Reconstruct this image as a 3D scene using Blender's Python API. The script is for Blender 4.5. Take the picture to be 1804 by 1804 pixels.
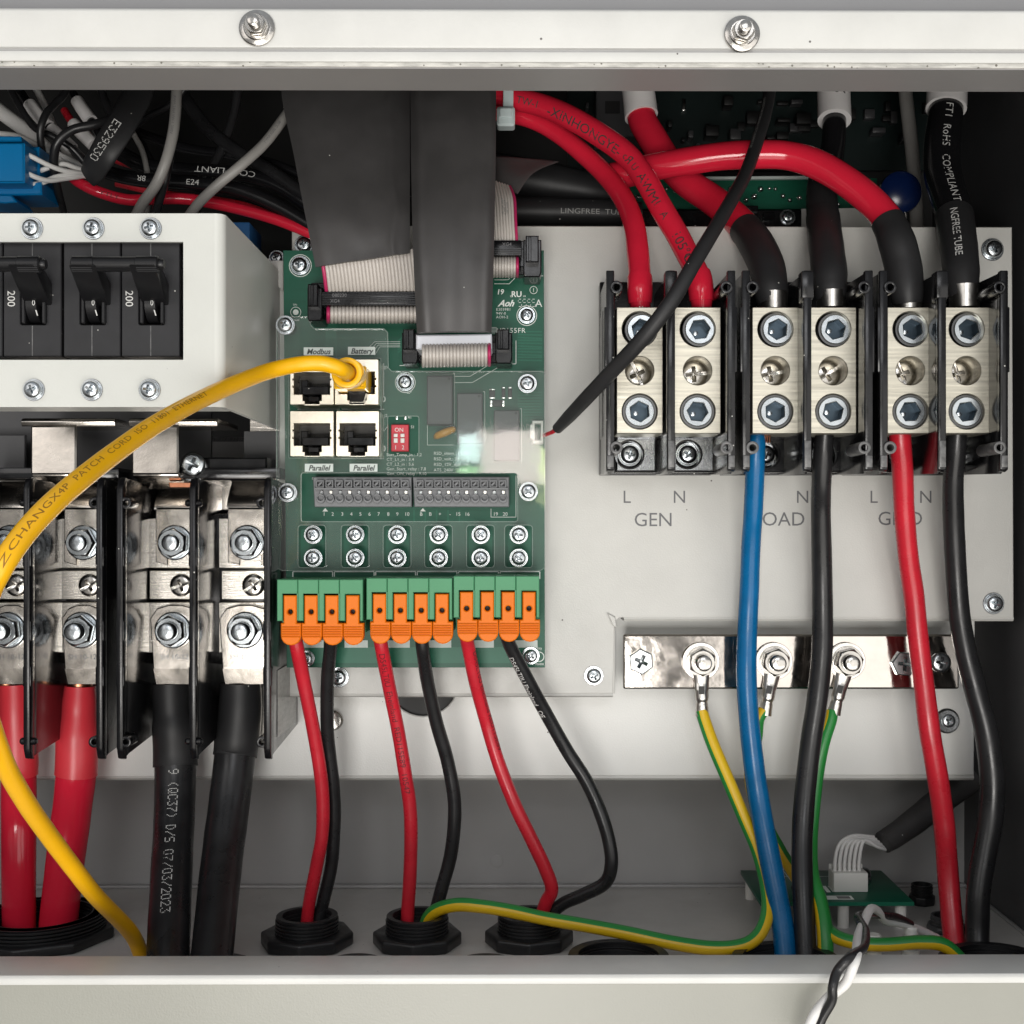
import bpy, bmesh, math, random
from mathutils import Vector, Matrix, noise

# ---------------------------------------------------------------- scene, camera, light
for o in list(bpy.data.objects):
    bpy.data.objects.remove(o)
sc = bpy.context.scene
col = sc.collection
R = math.radians
rnd = random.Random(11)
MM = 0.001                       # the script measures in millimetres
F, D0, CX, CY = 2286.0, 480.0, 930.0, 935.0

cam = bpy.data.cameras.new('camera')
cam.sensor_width = 36.0
cam.lens = 36.0 * F / 1804.0
cam.shift_x = -(CX - 902.0) / 1804.0
cam.shift_y = (CY - 902.0) / 1804.0
cam.clip_start, cam.clip_end = 0.01, 50.0
cam_o = bpy.data.objects.new('camera', cam)
cam_o.location = (0, -D0 * MM, 0)
cam_o.rotation_euler = (R(90), 0, 0)
col.objects.link(cam_o)
sc.camera = cam_o

world = bpy.data.worlds.new('World')
sc.world = world
world.use_nodes = True
_wn, _wl = world.node_tree.nodes, world.node_tree.links
_bg = _wn['Background']
_bg.inputs[1].default_value = 0.46
# hazy surroundings: open sky above, darker ground below, noise added to vary metal reflections
_tc_ = _wn.new('ShaderNodeTexCoord')
_sep = _wn.new('ShaderNodeSeparateXYZ'); _wl.new(_tc_.outputs['Generated'], _sep.inputs[0])
_ns = _wn.new('ShaderNodeTexNoise'); _ns.inputs['Scale'].default_value = 2.6; _ns.inputs['Detail'].default_value = 4
_wl.new(_tc_.outputs['Generated'], _ns.inputs['Vector'])
_ad = _wn.new('ShaderNodeMath'); _ad.operation = 'MULTIPLY_ADD'; _ad.inputs[1].default_value = 2.4; _ad.inputs[2].default_value = -1.2
_wl.new(_ns.outputs['Fac'], _ad.inputs[0])
_a2 = _wn.new('ShaderNodeMath'); _a2.operation = 'ADD'
_wl.new(_sep.outputs['Z'], _a2.inputs[0]); _wl.new(_ad.outputs[0], _a2.inputs[1])
_rp = _wn.new('ShaderNodeValToRGB')
_mr = _wn.new('ShaderNodeMapRange'); _mr.inputs[1].default_value, _mr.inputs[2].default_value = -0.9, 1.1
_wl.new(_a2.outputs[0], _mr.inputs[0]); _wl.new(_mr.outputs[0], _rp.inputs[0])
_rp.color_ramp.elements[0].position, _rp.color_ramp.elements[0].color = 0.15, (0.16, 0.15, 0.14, 1)
_rp.color_ramp.elements[1].position, _rp.color_ramp.elements[1].color = 0.95, (1.0, 1.06, 1.14, 1)
_e = _rp.color_ramp.elements.new(0.45); _e.color = (0.78, 0.78, 0.76, 1)
_wl.new(_rp.outputs[0], _bg.inputs[0])


def area(name, loc, target, sx, sy, power, color=(1, 1, 1)):
    l = bpy.data.lights.new(name, 'AREA')
    l.shape, l.size, l.size_y, l.energy, l.color = 'RECTANGLE', sx, sy, power, color
    o = bpy.data.objects.new(name, l)
    o.location = loc
    o.rotation_euler = (Vector(target) - Vector(loc)).to_track_quat('-Z', 'Y').to_euler()
    col.objects.link(o)


# daylight from the open door behind the photographer, added side, upper and low fill lamps,
# and the small bright view through a far window that the clear cover mirrors
area('open_door_daylight', (1.35, -2.35, -0.22), (0, 0, 0), 2.0, 1.4, 13, (1.0, 0.965, 0.92))
area('side_reflection_lamp', (-1.0, -1.7, 0.55), (0, 0, 0), 0.8, 0.9, 3.6, (1.0, 0.95, 0.92))  # added lamp, gives the straps and cover something bright to mirror
area('upper_fill_lamp', (0.10, -2.4, 0.76), (0, 0, 0), 0.8, 0.5, 7, (0.98, 0.98, 1.0))  # added upper lamp for cable highlights and plate sheen
area('bright_paving', (-0.15, -2.4, -0.62), (0, 0, 0.02), 0.75, 0.75, 25, (1.0, 0.97, 0.93))
area('low_bounce_fill', (0.45, -1.5, -1.1), (0, 0, 0.05), 2.0, 1.2, 21, (1.0, 0.96, 0.9))  # added low lamp, fills plate top and flange underside like ground bounce
area('far_window_pane', (-0.030, -1.95, 0.135), (-0.01, 0, 0.02), 0.11, 0.11, 0.40, (1.0, 0.86, 0.80))
area('far_window_garden', (-0.108, -1.95, 0.095), (-0.02, 0, 0.02), 0.04, 0.035, 0.05, (0.55, 1.0, 0.5))
area('far_window_sky', (-0.110, -1.95, 0.155), (-0.02, 0, 0.02), 0.045, 0.06, 0.14, (0.8, 1.0, 0.97))
area('far_window_hedge', (0.030, -1.95, 0.10), (-0.02, 0, 0.02), 0.014, 0.10, 0.06, (0.85, 0.95, 0.45))

vs = sc.view_settings
vs.view_transform, vs.look, vs.exposure, vs.gamma = 'Standard', 'None', 0.0, 1.0
vs.use_curve_mapping = False
sc.cycles.use_denoising = True
sc.cycles.max_bounces = 8
sc.cycles.transparent_max_bounces = 12
sc.cycles.caustics_reflective = False
sc.cycles.caustics_refractive = False


# ---------------------------------------------------------------- materials
def mat(name, color, rough=0.5, metal=0.0, var=0.0, vscale=0.08, bump=0.0, bscale=1.5, stretch=None,
        dust=0.0, dscale=0.7, dcol=(0.55, 0.54, 0.5), dsize=0.17, coat=0.0, rvar=0.0, spec=0.5, trans=0.0):
    m = bpy.data.materials.new(name)
    m.use_nodes = True
    nt = m.node_tree
    N, L = nt.nodes, nt.links
    b = N['Principled BSDF']
    b.inputs['Base Color'].default_value = (*color, 1)
    b.inputs['Roughness'].default_value = rough
    b.inputs['Metallic'].default_value = metal
    b.inputs['Specular IOR Level'].default_value = spec
    if coat:
        b.inputs['Coat Weight'].default_value = coat
        b.inputs['Coat Roughness'].default_value = 0.08
    if trans:
        b.inputs['Transmission Weight'].default_value = trans
    if not (var or bump or dust or rvar):
        return m
    tc = N.new('ShaderNodeTexCoord')
    oi = N.new('ShaderNodeObjectInfo')
    ad = N.new('ShaderNodeVectorMath'); ad.operation = 'MULTIPLY_ADD'
    ad.inputs[1].default_value = (1000.0,) * 3
    rv = N.new('ShaderNodeVectorMath'); rv.operation = 'SCALE'
    cx = N.new('ShaderNodeCombineXYZ')
    for i in range(3):
        L.new(oi.outputs['Random'], cx.inputs[i])
    L.new(cx.outputs[0], rv.inputs[0]); rv.inputs['Scale'].default_value = 400.0
    L.new(tc.outputs['Object'], ad.inputs[0]); L.new(rv.outputs[0], ad.inputs[2])
    src = ad.outputs[0]
    ssrc = src
    if stretch:
        mp = N.new('ShaderNodeVectorMath'); mp.operation = 'MULTIPLY'
        mp.inputs[1].default_value = stretch
        L.new(src, mp.inputs[0]); ssrc = mp.outputs[0]
    colsock = None
    if var:
        n = N.new('ShaderNodeTexNoise'); n.inputs['Scale'].default_value = vscale
        n.inputs['Detail'].default_value = 6; n.inputs['Roughness'].default_value = 0.6
        L.new(ssrc, n.inputs['Vector'])
        mr = N.new('ShaderNodeMapRange')
        mr.inputs[1].default_value, mr.inputs[2].default_value = 0.25, 0.75
        mr.inputs[3].default_value, mr.inputs[4].default_value = 1 - var, 1 + var
        L.new(n.outputs['Fac'], mr.inputs[0])
        mx = N.new('ShaderNodeVectorMath'); mx.operation = 'SCALE'
        mx.inputs[0].default_value = color
        L.new(mr.outputs[0], mx.inputs['Scale'])
        colsock = mx.outputs[0]
    if dust:
        v = N.new('ShaderNodeTexVoronoi'); v.inputs['Scale'].default_value = dscale
        L.new(src, v.inputs['Vector'])
        n2 = N.new('ShaderNodeTexNoise'); n2.inputs['Scale'].default_value = 0.05
        L.new(src, n2.inputs['Vector'])
        th = N.new('ShaderNodeMath'); th.operation = 'MULTIPLY'; th.inputs[1].default_value = dsize * 2
        L.new(n2.outputs['Fac'], th.inputs[0])
        # only some cells carry a speck
        sx = N.new('ShaderNodeSeparateColor'); L.new(v.outputs['Color'], sx.inputs[0])
        pick = N.new('ShaderNodeMath'); pick.operation = 'LESS_THAN'; pick.inputs[1].default_value = dust
        L.new(sx.outputs[0], pick.inputs[0])
        lt = N.new('ShaderNodeMath'); lt.operation = 'LESS_THAN'
        L.new(v.outputs['Distance'], lt.inputs[0]); L.new(th.outputs[0], lt.inputs[1])
        mul = N.new('ShaderNodeMath'); mul.operation = 'MULTIPLY'
        L.new(pick.outputs[0], mul.inputs[0]); L.new(lt.outputs[0], mul.inputs[1])
        mm = N.new('ShaderNodeMix'); mm.data_type = 'RGBA'
        if colsock is not None:
            L.new(colsock, mm.inputs[6])
        else:
            mm.inputs[6].default_value = (*color, 1)
        mm.inputs[7].default_value = (*dcol, 1)
        L.new(mul.outputs[0], mm.inputs[0])
        colsock = mm.outputs[2]
    if colsock is not None:
        L.new(colsock, b.inputs['Base Color'])
    if rvar:
        n3 = N.new('ShaderNodeTexNoise'); n3.inputs['Scale'].default_value = 0.15
        n3.inputs['Detail'].default_value = 5
        L.new(ssrc, n3.inputs['Vector'])
        m3 = N.new('ShaderNodeMapRange')
        m3.inputs[1].default_value, m3.inputs[2].default_value = 0.3, 0.7
        m3.inputs[3].default_value, m3.inputs[4].default_value = max(0.02, rough - rvar), rough + rvar
        L.new(n3.outputs['Fac'], m3.inputs[0]); L.new(m3.outputs[0], b.inputs['Roughness'])
    if bump:
        n4 = N.new('ShaderNodeTexNoise'); n4.inputs['Scale'].default_value = bscale
        n4.inputs['Detail'].default_value = 3
        L.new(ssrc, n4.inputs['Vector'])
        bp = N.new('ShaderNodeBump'); bp.inputs['Strength'].default_value = bump
        bp.inputs['Distance'].default_value = 0.0002
        L.new(n4.outputs['Fac'], bp.inputs['Height']); L.new(bp.outputs[0], b.inputs['Normal'])
    return m


M = {}
M['white_paint'] = mat('white_powder_coat', (0.615, 0.615, 0.59), 0.38, var=0.06, vscale=0.05, bump=0.16, bscale=1.6, dust=0.30, dscale=0.13, dsize=0.045, dcol=(0.12, 0.11, 0.1))
M['dirty_white'] = mat('scuffed_white_edge', (0.50, 0.49, 0.455), 0.5, var=0.40, vscale=0.5, stretch=(0.3, 1, 1.4), bump=0.3, dust=0.5, dscale=0.6, dsize=0.2, dcol=(0.14, 0.13, 0.11))
M['cover_paint'] = mat('off_white_cover_paint', (0.59, 0.60, 0.565), 0.34, var=0.04, vscale=0.04, bump=0.15, bscale=1.4, dust=0.22, dscale=0.12, dsize=0.04, dcol=(0.1, 0.1, 0.1))
M['plate_paint'] = mat('grey_white_plate_paint', (0.54, 0.535, 0.505), 0.36, var=0.07, vscale=0.03, bump=0.34, bscale=1.7, dust=0.25, dscale=0.11, dsize=0.035, dcol=(0.12, 0.11, 0.1), rvar=0.06)
M['grey_body'] = mat('grey_body_paint', (0.24, 0.24, 0.245), 0.4, var=0.04, vscale=0.02, bump=0.1)
M['inner_shade_paint'] = mat('interior_paint_with_shade', (0.37, 0.365, 0.36), 0.36, var=0.06, vscale=0.02, bump=0.15, bscale=1.0, rvar=0.07)  # housing paint greyed, inside shade put into the colour
M['floor_lit_paint'] = mat('inside_paint_lit_for_floor', (0.52, 0.505, 0.48), 0.36, var=0.10, vscale=0.03, dust=0.35, dscale=0.16, dsize=0.06, dcol=(0.2, 0.19, 0.18), bump=0.2, bscale=1.2, rvar=0.07)  # inside paint lightened for the floor, light put into the colour
M['lifted_bracket_paint'] = mat('lightened_plate_paint', (0.74, 0.74, 0.71), 0.33, var=0.03, vscale=0.03, bump=0.3, bscale=1.6, dust=0.25, dscale=0.11, dsize=0.035, dcol=(0.12, 0.11, 0.1))  # plate paint lightened, missing light put into the bracket's colour
M['dark_shade_paint'] = mat('dark_grey_with_shade', (0.055, 0.055, 0.058), 0.42, var=0.12, vscale=0.03, bump=0.12, bscale=1.0)  # near-black grey, side wall shade put into the colour
M['grey_panel'] = mat('grey_green_panel_paint', (0.285, 0.285, 0.25), 0.36, var=0.05, vscale=0.02, bump=0.2, bscale=1.5, dust=0.2, dscale=0.1, dsize=0.04, dcol=(0.2, 0.2, 0.2))
M['flange_shade'] = mat('upper_flange_shade', (0.29, 0.28, 0.275), 0.4, var=0.05, vscale=0.02, bump=0.1, bscale=1.2)  # housing paint darkened, shade under the flange put into the colour
M['black_plastic'] = mat('black_moulded_plastic', (0.005, 0.005, 0.006), 0.22, spec=0.36, bump=0.06, bscale=1.0, dust=0.28, dscale=0.33, dsize=0.08, rvar=0.08)
M['black_gloss'] = mat('black_glossy_plastic', (0.008, 0.008, 0.009), 0.17, spec=0.5, bump=0.16, bscale=0.16, dust=0.08, dscale=0.3, dsize=0.06, rvar=0.06)
M['breaker_black'] = mat('black_breaker_plastic', (0.016, 0.016, 0.018), 0.46, spec=0.35, var=0.25, vscale=0.12, bump=0.06, dust=0.25, dscale=0.4, dsize=0.07)
M['handle_black'] = mat('black_handle_plastic', (0.008, 0.008, 0.009), 0.32, spec=0.35, bump=0.05)
M['worn_edge'] = mat('pale_translucent_moulding_edge', (0.10, 0.10, 0.10), 0.35, var=0.6, vscale=0.5, bump=0.4, bscale=1.2)
M['sleeve_black'] = mat('matt_black_shrink_sleeve', (0.020, 0.020, 0.021), 0.46, spec=0.32, var=0.15, vscale=0.1, bump=0.10, bscale=0.5, dust=0.25, dscale=0.24, dsize=0.05)
M['flat_sleeve'] = mat('matt_black_flat_sleeve', (0.055, 0.053, 0.053), 0.42, spec=0.34, var=0.22, vscale=0.05, bump=0.5, bscale=0.05, dust=0.40, dscale=0.20, dsize=0.045, dcol=(0.6, 0.6, 0.57))
M['cable_black'] = mat('black_cable_jacket', (0.015, 0.015, 0.016), 0.31, spec=0.42, var=0.3, vscale=0.12, bump=0.3, bscale=0.12, rvar=0.08)
M['cable_black_gloss'] = mat('glossy_black_cable_jacket', (0.009, 0.009, 0.010), 0.20, bump=0.06, bscale=0.15)
M['black_rubber'] = mat('black_nylon_gland', (0.011, 0.011, 0.012), 0.40, bump=0.10, bscale=0.7, rvar=0.1)
M['red_gloss'] = mat('glossy_red_cable_jacket', (0.60, 0.016, 0.040), 0.12, var=0.08, bump=0.06, bscale=0.12)
M['red_matt'] = mat('matt_red_cable_jacket', (0.52, 0.016, 0.030), 0.30, var=0.14, vscale=0.1, bump=0.3, bscale=0.12, rvar=0.08)
M['red_sleeve'] = mat('pale_red_shrink_sleeve', (0.62, 0.036, 0.050), 0.34, var=0.06, bump=0.12, bscale=0.5)
M['blue_cable'] = mat('blue_cable_jacket', (0.002, 0.11, 0.28), 0.27, spec=0.35, var=0.14, vscale=0.12, bump=0.10, bscale=0.3, rvar=0.08)
M['yellow_cable'] = mat('yellow_cord_jacket', (0.88, 0.46, 0.004), 0.33, var=0.05, bump=0.10, bscale=0.4)
M['yellow_boot'] = mat('yellow_moulded_boot', (0.88, 0.48, 0.004), 0.28, trans=0.0)
M['stripe_yellow'] = mat('yellow_earth_stripe', (0.72, 0.46, 0.012), 0.36, var=0.06)
M['stripe_green'] = mat('green_earth_stripe', (0.02, 0.24, 0.045), 0.36, var=0.06)
M['grey_cable'] = mat('grey_cable_jacket', (0.27, 0.262, 0.248), 0.42, var=0.08, bump=0.08)
M['white_wire'] = mat('white_wire_jacket', (0.74, 0.73, 0.71), 0.4, var=0.05)
M['white_sleeve'] = mat('white_marker_sleeve', (0.76, 0.74, 0.73), 0.42, var=0.04)
M['zinc'] = mat('bright_zinc_steel', (0.50, 0.53, 0.55), 0.24, 1.0, var=0.18, vscale=0.8, bump=0.15, bscale=1.2, rvar=0.08)
M['steel_dark'] = mat('dark_plated_steel', (0.30, 0.31, 0.32), 0.24, 1.0, var=0.2, vscale=0.8, bump=0.15, bscale=1.2)
M['blue_zinc'] = mat('blued_zinc_steel', (0.44, 0.47, 0.49), 0.24, 1.0, var=0.15, vscale=0.8, bump=0.12)
M['board_in_shade'] = mat('shade_darkened_mask', (0.004, 0.012, 0.011), 0.4)  # green mask darkened, shade at the back put into the colour
M['steel_mid'] = mat('grey_plated_steel', (0.42, 0.44, 0.45), 0.26, 1.0, var=0.15, vscale=0.8, bump=0.12)
M['socket_blue'] = mat('dark_blued_socket', (0.05, 0.068, 0.085), 0.3, 1.0, var=0.2, vscale=0.8)
M['thread_dark'] = mat('dark_screw_thread', (0.10, 0.10, 0.10), 0.35, 1.0)
M['stainless'] = mat('stainless_steel', (0.50, 0.48, 0.45), 0.20, 1.0, var=0.15, vscale=0.7, bump=0.12)
M['nickel'] = mat('satin_nickel_plate', (0.70, 0.65, 0.59), 0.22, 1.0, var=0.10, vscale=0.10, bump=0.14, bscale=0.35, dust=0.08, dscale=0.35, dsize=0.06, dcol=(0.1, 0.09, 0.08), rvar=0.07)
M['nickel_brushed'] = mat('brushed_nickel_plate', (0.74, 0.70, 0.64), 0.26, 1.0, var=0.16, vscale=0.9, stretch=(0.08, 1, 2.2), bump=0.25, bscale=1.4)
M['mirror_nickel'] = mat('bright_nickel_bar', (0.62, 0.575, 0.53), 0.09, 1.0, var=0.10, bump=0.5, bscale=0.10, rvar=0.05)
M['lug_brushed'] = mat('brushed_tinned_aluminium', (0.47, 0.445, 0.375), 0.40, 1.0, var=0.26, vscale=0.8, stretch=(0.035, 1, 1.3), bump=0.5, bscale=0.8)
M['tinned'] = mat('tinned_copper', (0.66, 0.64, 0.60), 0.28, 1.0, var=0.12, vscale=0.5, bump=0.2, bscale=0.7)
M['copper'] = mat('bare_copper', (0.55, 0.23, 0.13), 0.3, 1.0, var=0.2, vscale=1.0)
M['jack_shell'] = mat('nickel_jack_shell', (0.86, 0.80, 0.68), 0.30, 1.0, var=0.08, vscale=0.3, bump=0.12, bscale=0.8)
M['pcb'] = mat('green_solder_mask', (0.004, 0.085, 0.048), 0.36, spec=0.28, var=0.14, vscale=0.12, stretch=(0.25, 1, 3.0), bump=0.05)
M['pcb_copper'] = mat('green_mask_over_copper', (0.010, 0.125, 0.072), 0.34, spec=0.28, var=0.05)
M['silk'] = mat('white_silkscreen', (0.74, 0.78, 0.74), 0.55)
M['solder'] = mat('solder', (0.72, 0.72, 0.70), 0.18, 1.0, bump=0.1)
M['green_plastic'] = mat('green_terminal_plastic', (0.078, 0.265, 0.135), 0.42, spec=0.25, var=0.04, bump=0.05)
M['orange_plastic'] = mat('orange_lever_plastic', (0.70, 0.160, 0.004), 0.42, spec=0.22, var=0.04, bump=0.05)
M['grey_plastic'] = mat('grey_terminal_plastic', (0.165, 0.17, 0.178), 0.42, var=0.08, bump=0.08)
M['relay'] = mat('dark_grey_relay_case', (0.055, 0.055, 0.058), 0.38, var=0.06)
M['dip_red'] = mat('red_switch_plastic', (0.56, 0.025, 0.045), 0.4)
M['white_plastic'] = mat('white_plastic', (0.74, 0.73, 0.69), 0.4)
M['pale_plastic'] = mat('pale_blue_white_plastic', (0.66, 0.68, 0.74), 0.35)
M['tie_plastic'] = mat('natural_nylon_tie', (0.50, 0.58, 0.58), 0.3)
M['ribbon'] = mat('grey_ribbon_cable', (0.50, 0.465, 0.43), 0.42, var=0.06)
M['ribbon_red'] = mat('red_ribbon_edge', (0.42, 0.02, 0.10), 0.42)
M['blue_plastic'] = mat('blue_connector_plastic', (0.0, 0.17, 0.42), 0.34, var=0.05, bump=0.05)
M['blue_block'] = mat('blue_relay_case', (0.03, 0.13, 0.33), 0.4)
M['blue_cap'] = mat('blue_varistor_coating', (0.003, 0.011, 0.055), 0.25)
M['orange_cap'] = mat('orange_disc_capacitor', (0.55, 0.27, 0.03), 0.3)
M['print_black'] = mat('black_print', (0.03, 0.03, 0.03), 0.6)
M['print_grey'] = mat('grey_print', (0.13, 0.13, 0.135), 0.55)
M['print_white'] = mat('white_print', (0.62, 0.62, 0.6), 0.6)
M['print_faint'] = mat('faint_white_print', (0.28, 0.28, 0.27), 0.6)
M['print_brown'] = mat('brown_print', (0.27, 0.13, 0.01), 0.6)
M['print_darkred'] = mat('dark_red_print', (0.10, 0.006, 0.010), 0.6)
M['label_grey'] = mat('pale_printed_label', (0.52, 0.58, 0.55), 0.5)
M['label_text'] = mat('dark_label_print', (0.035, 0.045, 0.042), 0.5)
M['sticker'] = mat('glossy_clear_sticker', (0.30, 0.30, 0.28), 0.2, var=0.25, vscale=0.15, stretch=(1, 1, 4))
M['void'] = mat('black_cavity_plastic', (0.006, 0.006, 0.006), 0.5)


def acrylic(name, haze, hazecol):
    m = bpy.data.materials.new(name)
    m.use_nodes = True
    N, L = m.node_tree.nodes, m.node_tree.links
    N.remove(N['Principled BSDF'])
    out = N['Material Output']
    tr = N.new('ShaderNodeBsdfTransparent'); tr.inputs[0].default_value = (0.95, 0.97, 0.96, 1)
    gl = N.new('ShaderNodeBsdfGlossy'); gl.inputs['Roughness'].default_value = 0.04
    df = N.new('ShaderNodeBsdfDiffuse'); df.inputs[0].default_value = (*hazecol, 1)
    fr = N.new('ShaderNodeFresnel'); fr.inputs[0].default_value = 1.49
    tc = N.new('ShaderNodeTexCoord')
    n = N.new('ShaderNodeTexNoise'); n.inputs['Scale'].default_value = 14; n.inputs['Detail'].default_value = 4
    L.new(tc.outputs['Object'], n.inputs[0])
    bp = N.new('ShaderNodeBump'); bp.inputs['Strength'].default_value = 0.10; bp.inputs['Distance'].default_value = 0.002
    L.new(n.outputs['Fac'], bp.inputs['Height']); L.new(bp.outputs[0], gl.inputs['Normal'])
    m1 = N.new('ShaderNodeMixShader'); m1.inputs[0].default_value = haze
    L.new(tr.outputs[0], m1.inputs[1]); L.new(df.outputs[0], m1.inputs[2])
    m2 = N.new('ShaderNodeMixShader')
    L.new(fr.outputs[0], m2.inputs[0]); L.new(m1.outputs[0], m2.inputs[1]); L.new(gl.outputs[0], m2.inputs[2])
    L.new(m2.outputs[0], out.inputs[0])
    return m


M['acrylic'] = acrylic('clear_acrylic', 0.035, (0.8, 0.85, 0.82))
M['acrylic_edge'] = acrylic('polished_acrylic_edge', 0.30, (0.55, 0.62, 0.58))


# ---------------------------------------------------------------- geometry helpers
def s_at(y):
    return (D0 + y) / F


def P(px, py, y=0.0):
    k = (D0 + y) / F
    return Vector(((px - CX) * k, y, -(py - CY) * k))


def rrect(x0, y0, x1, y1, r=0.0, n=4):
    if r <= 0:
        return [(x0, y0), (x1, y0), (x1, y1), (x0, y1)]
    pts = []
    for cx, cy, a in ((x1 - r, y0 + r, -90), (x1 - r, y1 - r, 0), (x0 + r, y1 - r, 90), (x0 + r, y0 + r, 180)):
        for i in range(n + 1):
            t = R(a + 90.0 * i / n)
            pts.append((cx + r * math.cos(t), cy + r * math.sin(t)))
    return pts


def circ(cx, cy, r, n=24, a0=0.0):
    return [(cx + r * math.cos(a0 + 2 * math.pi * i / n), cy + r * math.sin(a0 + 2 * math.pi * i / n)) for i in range(n)]


class Path:
    """A smooth centreline through (px, py, depth, radius_px) points with a frame that faces the front."""
    def __init__(s, pts, seg=8, world=False):
        ctl = []
        for p in pts:
            if world:
                ctl.append((Vector(p[:3]), p[3]))
            else:
                ctl.append((P(*p[:3]), p[3] * s_at(p[2])))
        s.C, s.r, s.t = [], [], []
        n = len(ctl)
        for i in range(n - 1):
            p0 = ctl[max(i - 1, 0)]; p1 = ctl[i]; p2 = ctl[i + 1]; p3 = ctl[min(i + 2, n - 1)]
            for k in range(seg + (1 if i == n - 2 else 0)):
                u = k / seg
                f = [0.5 * (-u + 2 * u * u - u ** 3), 0.5 * (2 - 5 * u * u + 3 * u ** 3),
                     0.5 * (u + 4 * u * u - 3 * u ** 3), 0.5 * (-u * u + u ** 3)]
                s.C.append(p0[0] * f[0] + p1[0] * f[1] + p2[0] * f[2] + p3[0] * f[3])
                s.r.append(p1[1] + (p2[1] - p1[1]) * (u * u * (3 - 2 * u)))
                s.t.append(i + u)
        m = len(s.C)
        s.S = [0.0]
        for i in range(1, m):
            s.S.append(s.S[-1] + (s.C[i] - s.C[i - 1]).length)
        s.c, s.u = [], []
        prev = None
        for i in range(m):
            T = (s.C[min(i + 1, m - 1)] - s.C[max(i - 1, 0)]).normalized()
            ref = Vector((0, -1, 0))
            c = ref - T * ref.dot(T)
            if c.length < 0.25 and prev is not None:
                c = prev - T * prev.dot(T)
            elif c.length < 1e-3:
                c = Vector((0, 0, 1)) - T * T.z
            c.normalize(); prev = c
            s.c.append(c); s.u.append(c.cross(T))

    def idx(s, t):
        for i, v in enumerate(s.t):
            if v >= t - 1e-6:
                return i
        return len(s.t) - 1

    def at(s, d):
        S = s.S
        d = max(0.0, min(S[-1] - 1e-6, d))
        lo, hi = 0, len(S) - 1
        while hi - lo > 1:
            mid = (lo + hi) // 2
            if S[mid] <= d: lo = mid
            else: hi = mid
        f = (d - S[lo]) / max(1e-9, S[hi] - S[lo])
        g = lambda a: a[lo] * (1 - f) + a[hi] * f
        return g(s.C), g(s.r), g(s.c).normalized(), g(s.u).normalized()


_tc = {}


def text_geo(body, size=1.0, shear=0.0, off=0.0, spacing=1.0, align='LEFT'):
    key = (body, shear, off, spacing, align)
    if key not in _tc:
        cu = bpy.data.curves.new('t', 'FONT')
        cu.body, cu.size, cu.shear, cu.offset, cu.space_character = body, 1.0, shear, off, spacing
        cu.align_x = align
        cu.resolution_u = 3
        ob = bpy.data.objects.new('t', cu)
        me = bpy.data.meshes.new_from_object(ob)
        _tc[key] = ([v.co[:2] for v in me.vertices], [tuple(p.vertices) for p in me.polygons])
        bpy.data.objects.remove(ob); bpy.data.curves.remove(cu); bpy.data.meshes.remove(me)
    v, f = _tc[key]
    return [(a * size, b * size) for a, b in v], f


DOT = {'0': '01110100011000110001100011000101110', '1': '00100011000010000100001000010001110', '2': '01110100010000100010001000100011111',
       '3': '11111000100010000010000011000101110', '5': '11111100001111000001000011000101110', '7': '11111000010001000100010000100001000',
       '8': '01110100011000101110100011000101110', '9': '01110100011000101111000010001001100', '(': '00010001000100001000010000010000010',
       ')': '01000001000001000010000100010001000', '/': '00001000010001000100010001000010000', 'Q': '01110100011000110001101011001001101',
       'C': '01110100011000010000100001000101110', 'D': '11100100101000110001100011001011100', 'S': '01111100001000001110000010000111110',
       'E': '11111100001000011110100001000011111', '4': '00010001100101010010111110001000010', ' ': '0' * 35}


def dot_geo(body, size):
    v, f = [], []
    u = size / 7.0
    for i, ch in enumerate(body):
        g = DOT[ch]
        for k in range(35):
            if g[k] == '1':
                x, y = (i * 6.2 + k % 5) * u, (6 - k // 5) * u
                a = 0.36 * u
                b = len(v)
                v += [(x - a, y - a), (x + a, y - a), (x + a, y + a), (x - a, y + a)]
                f.append((b, b + 1, b + 2, b + 3))
    return v, f


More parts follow.
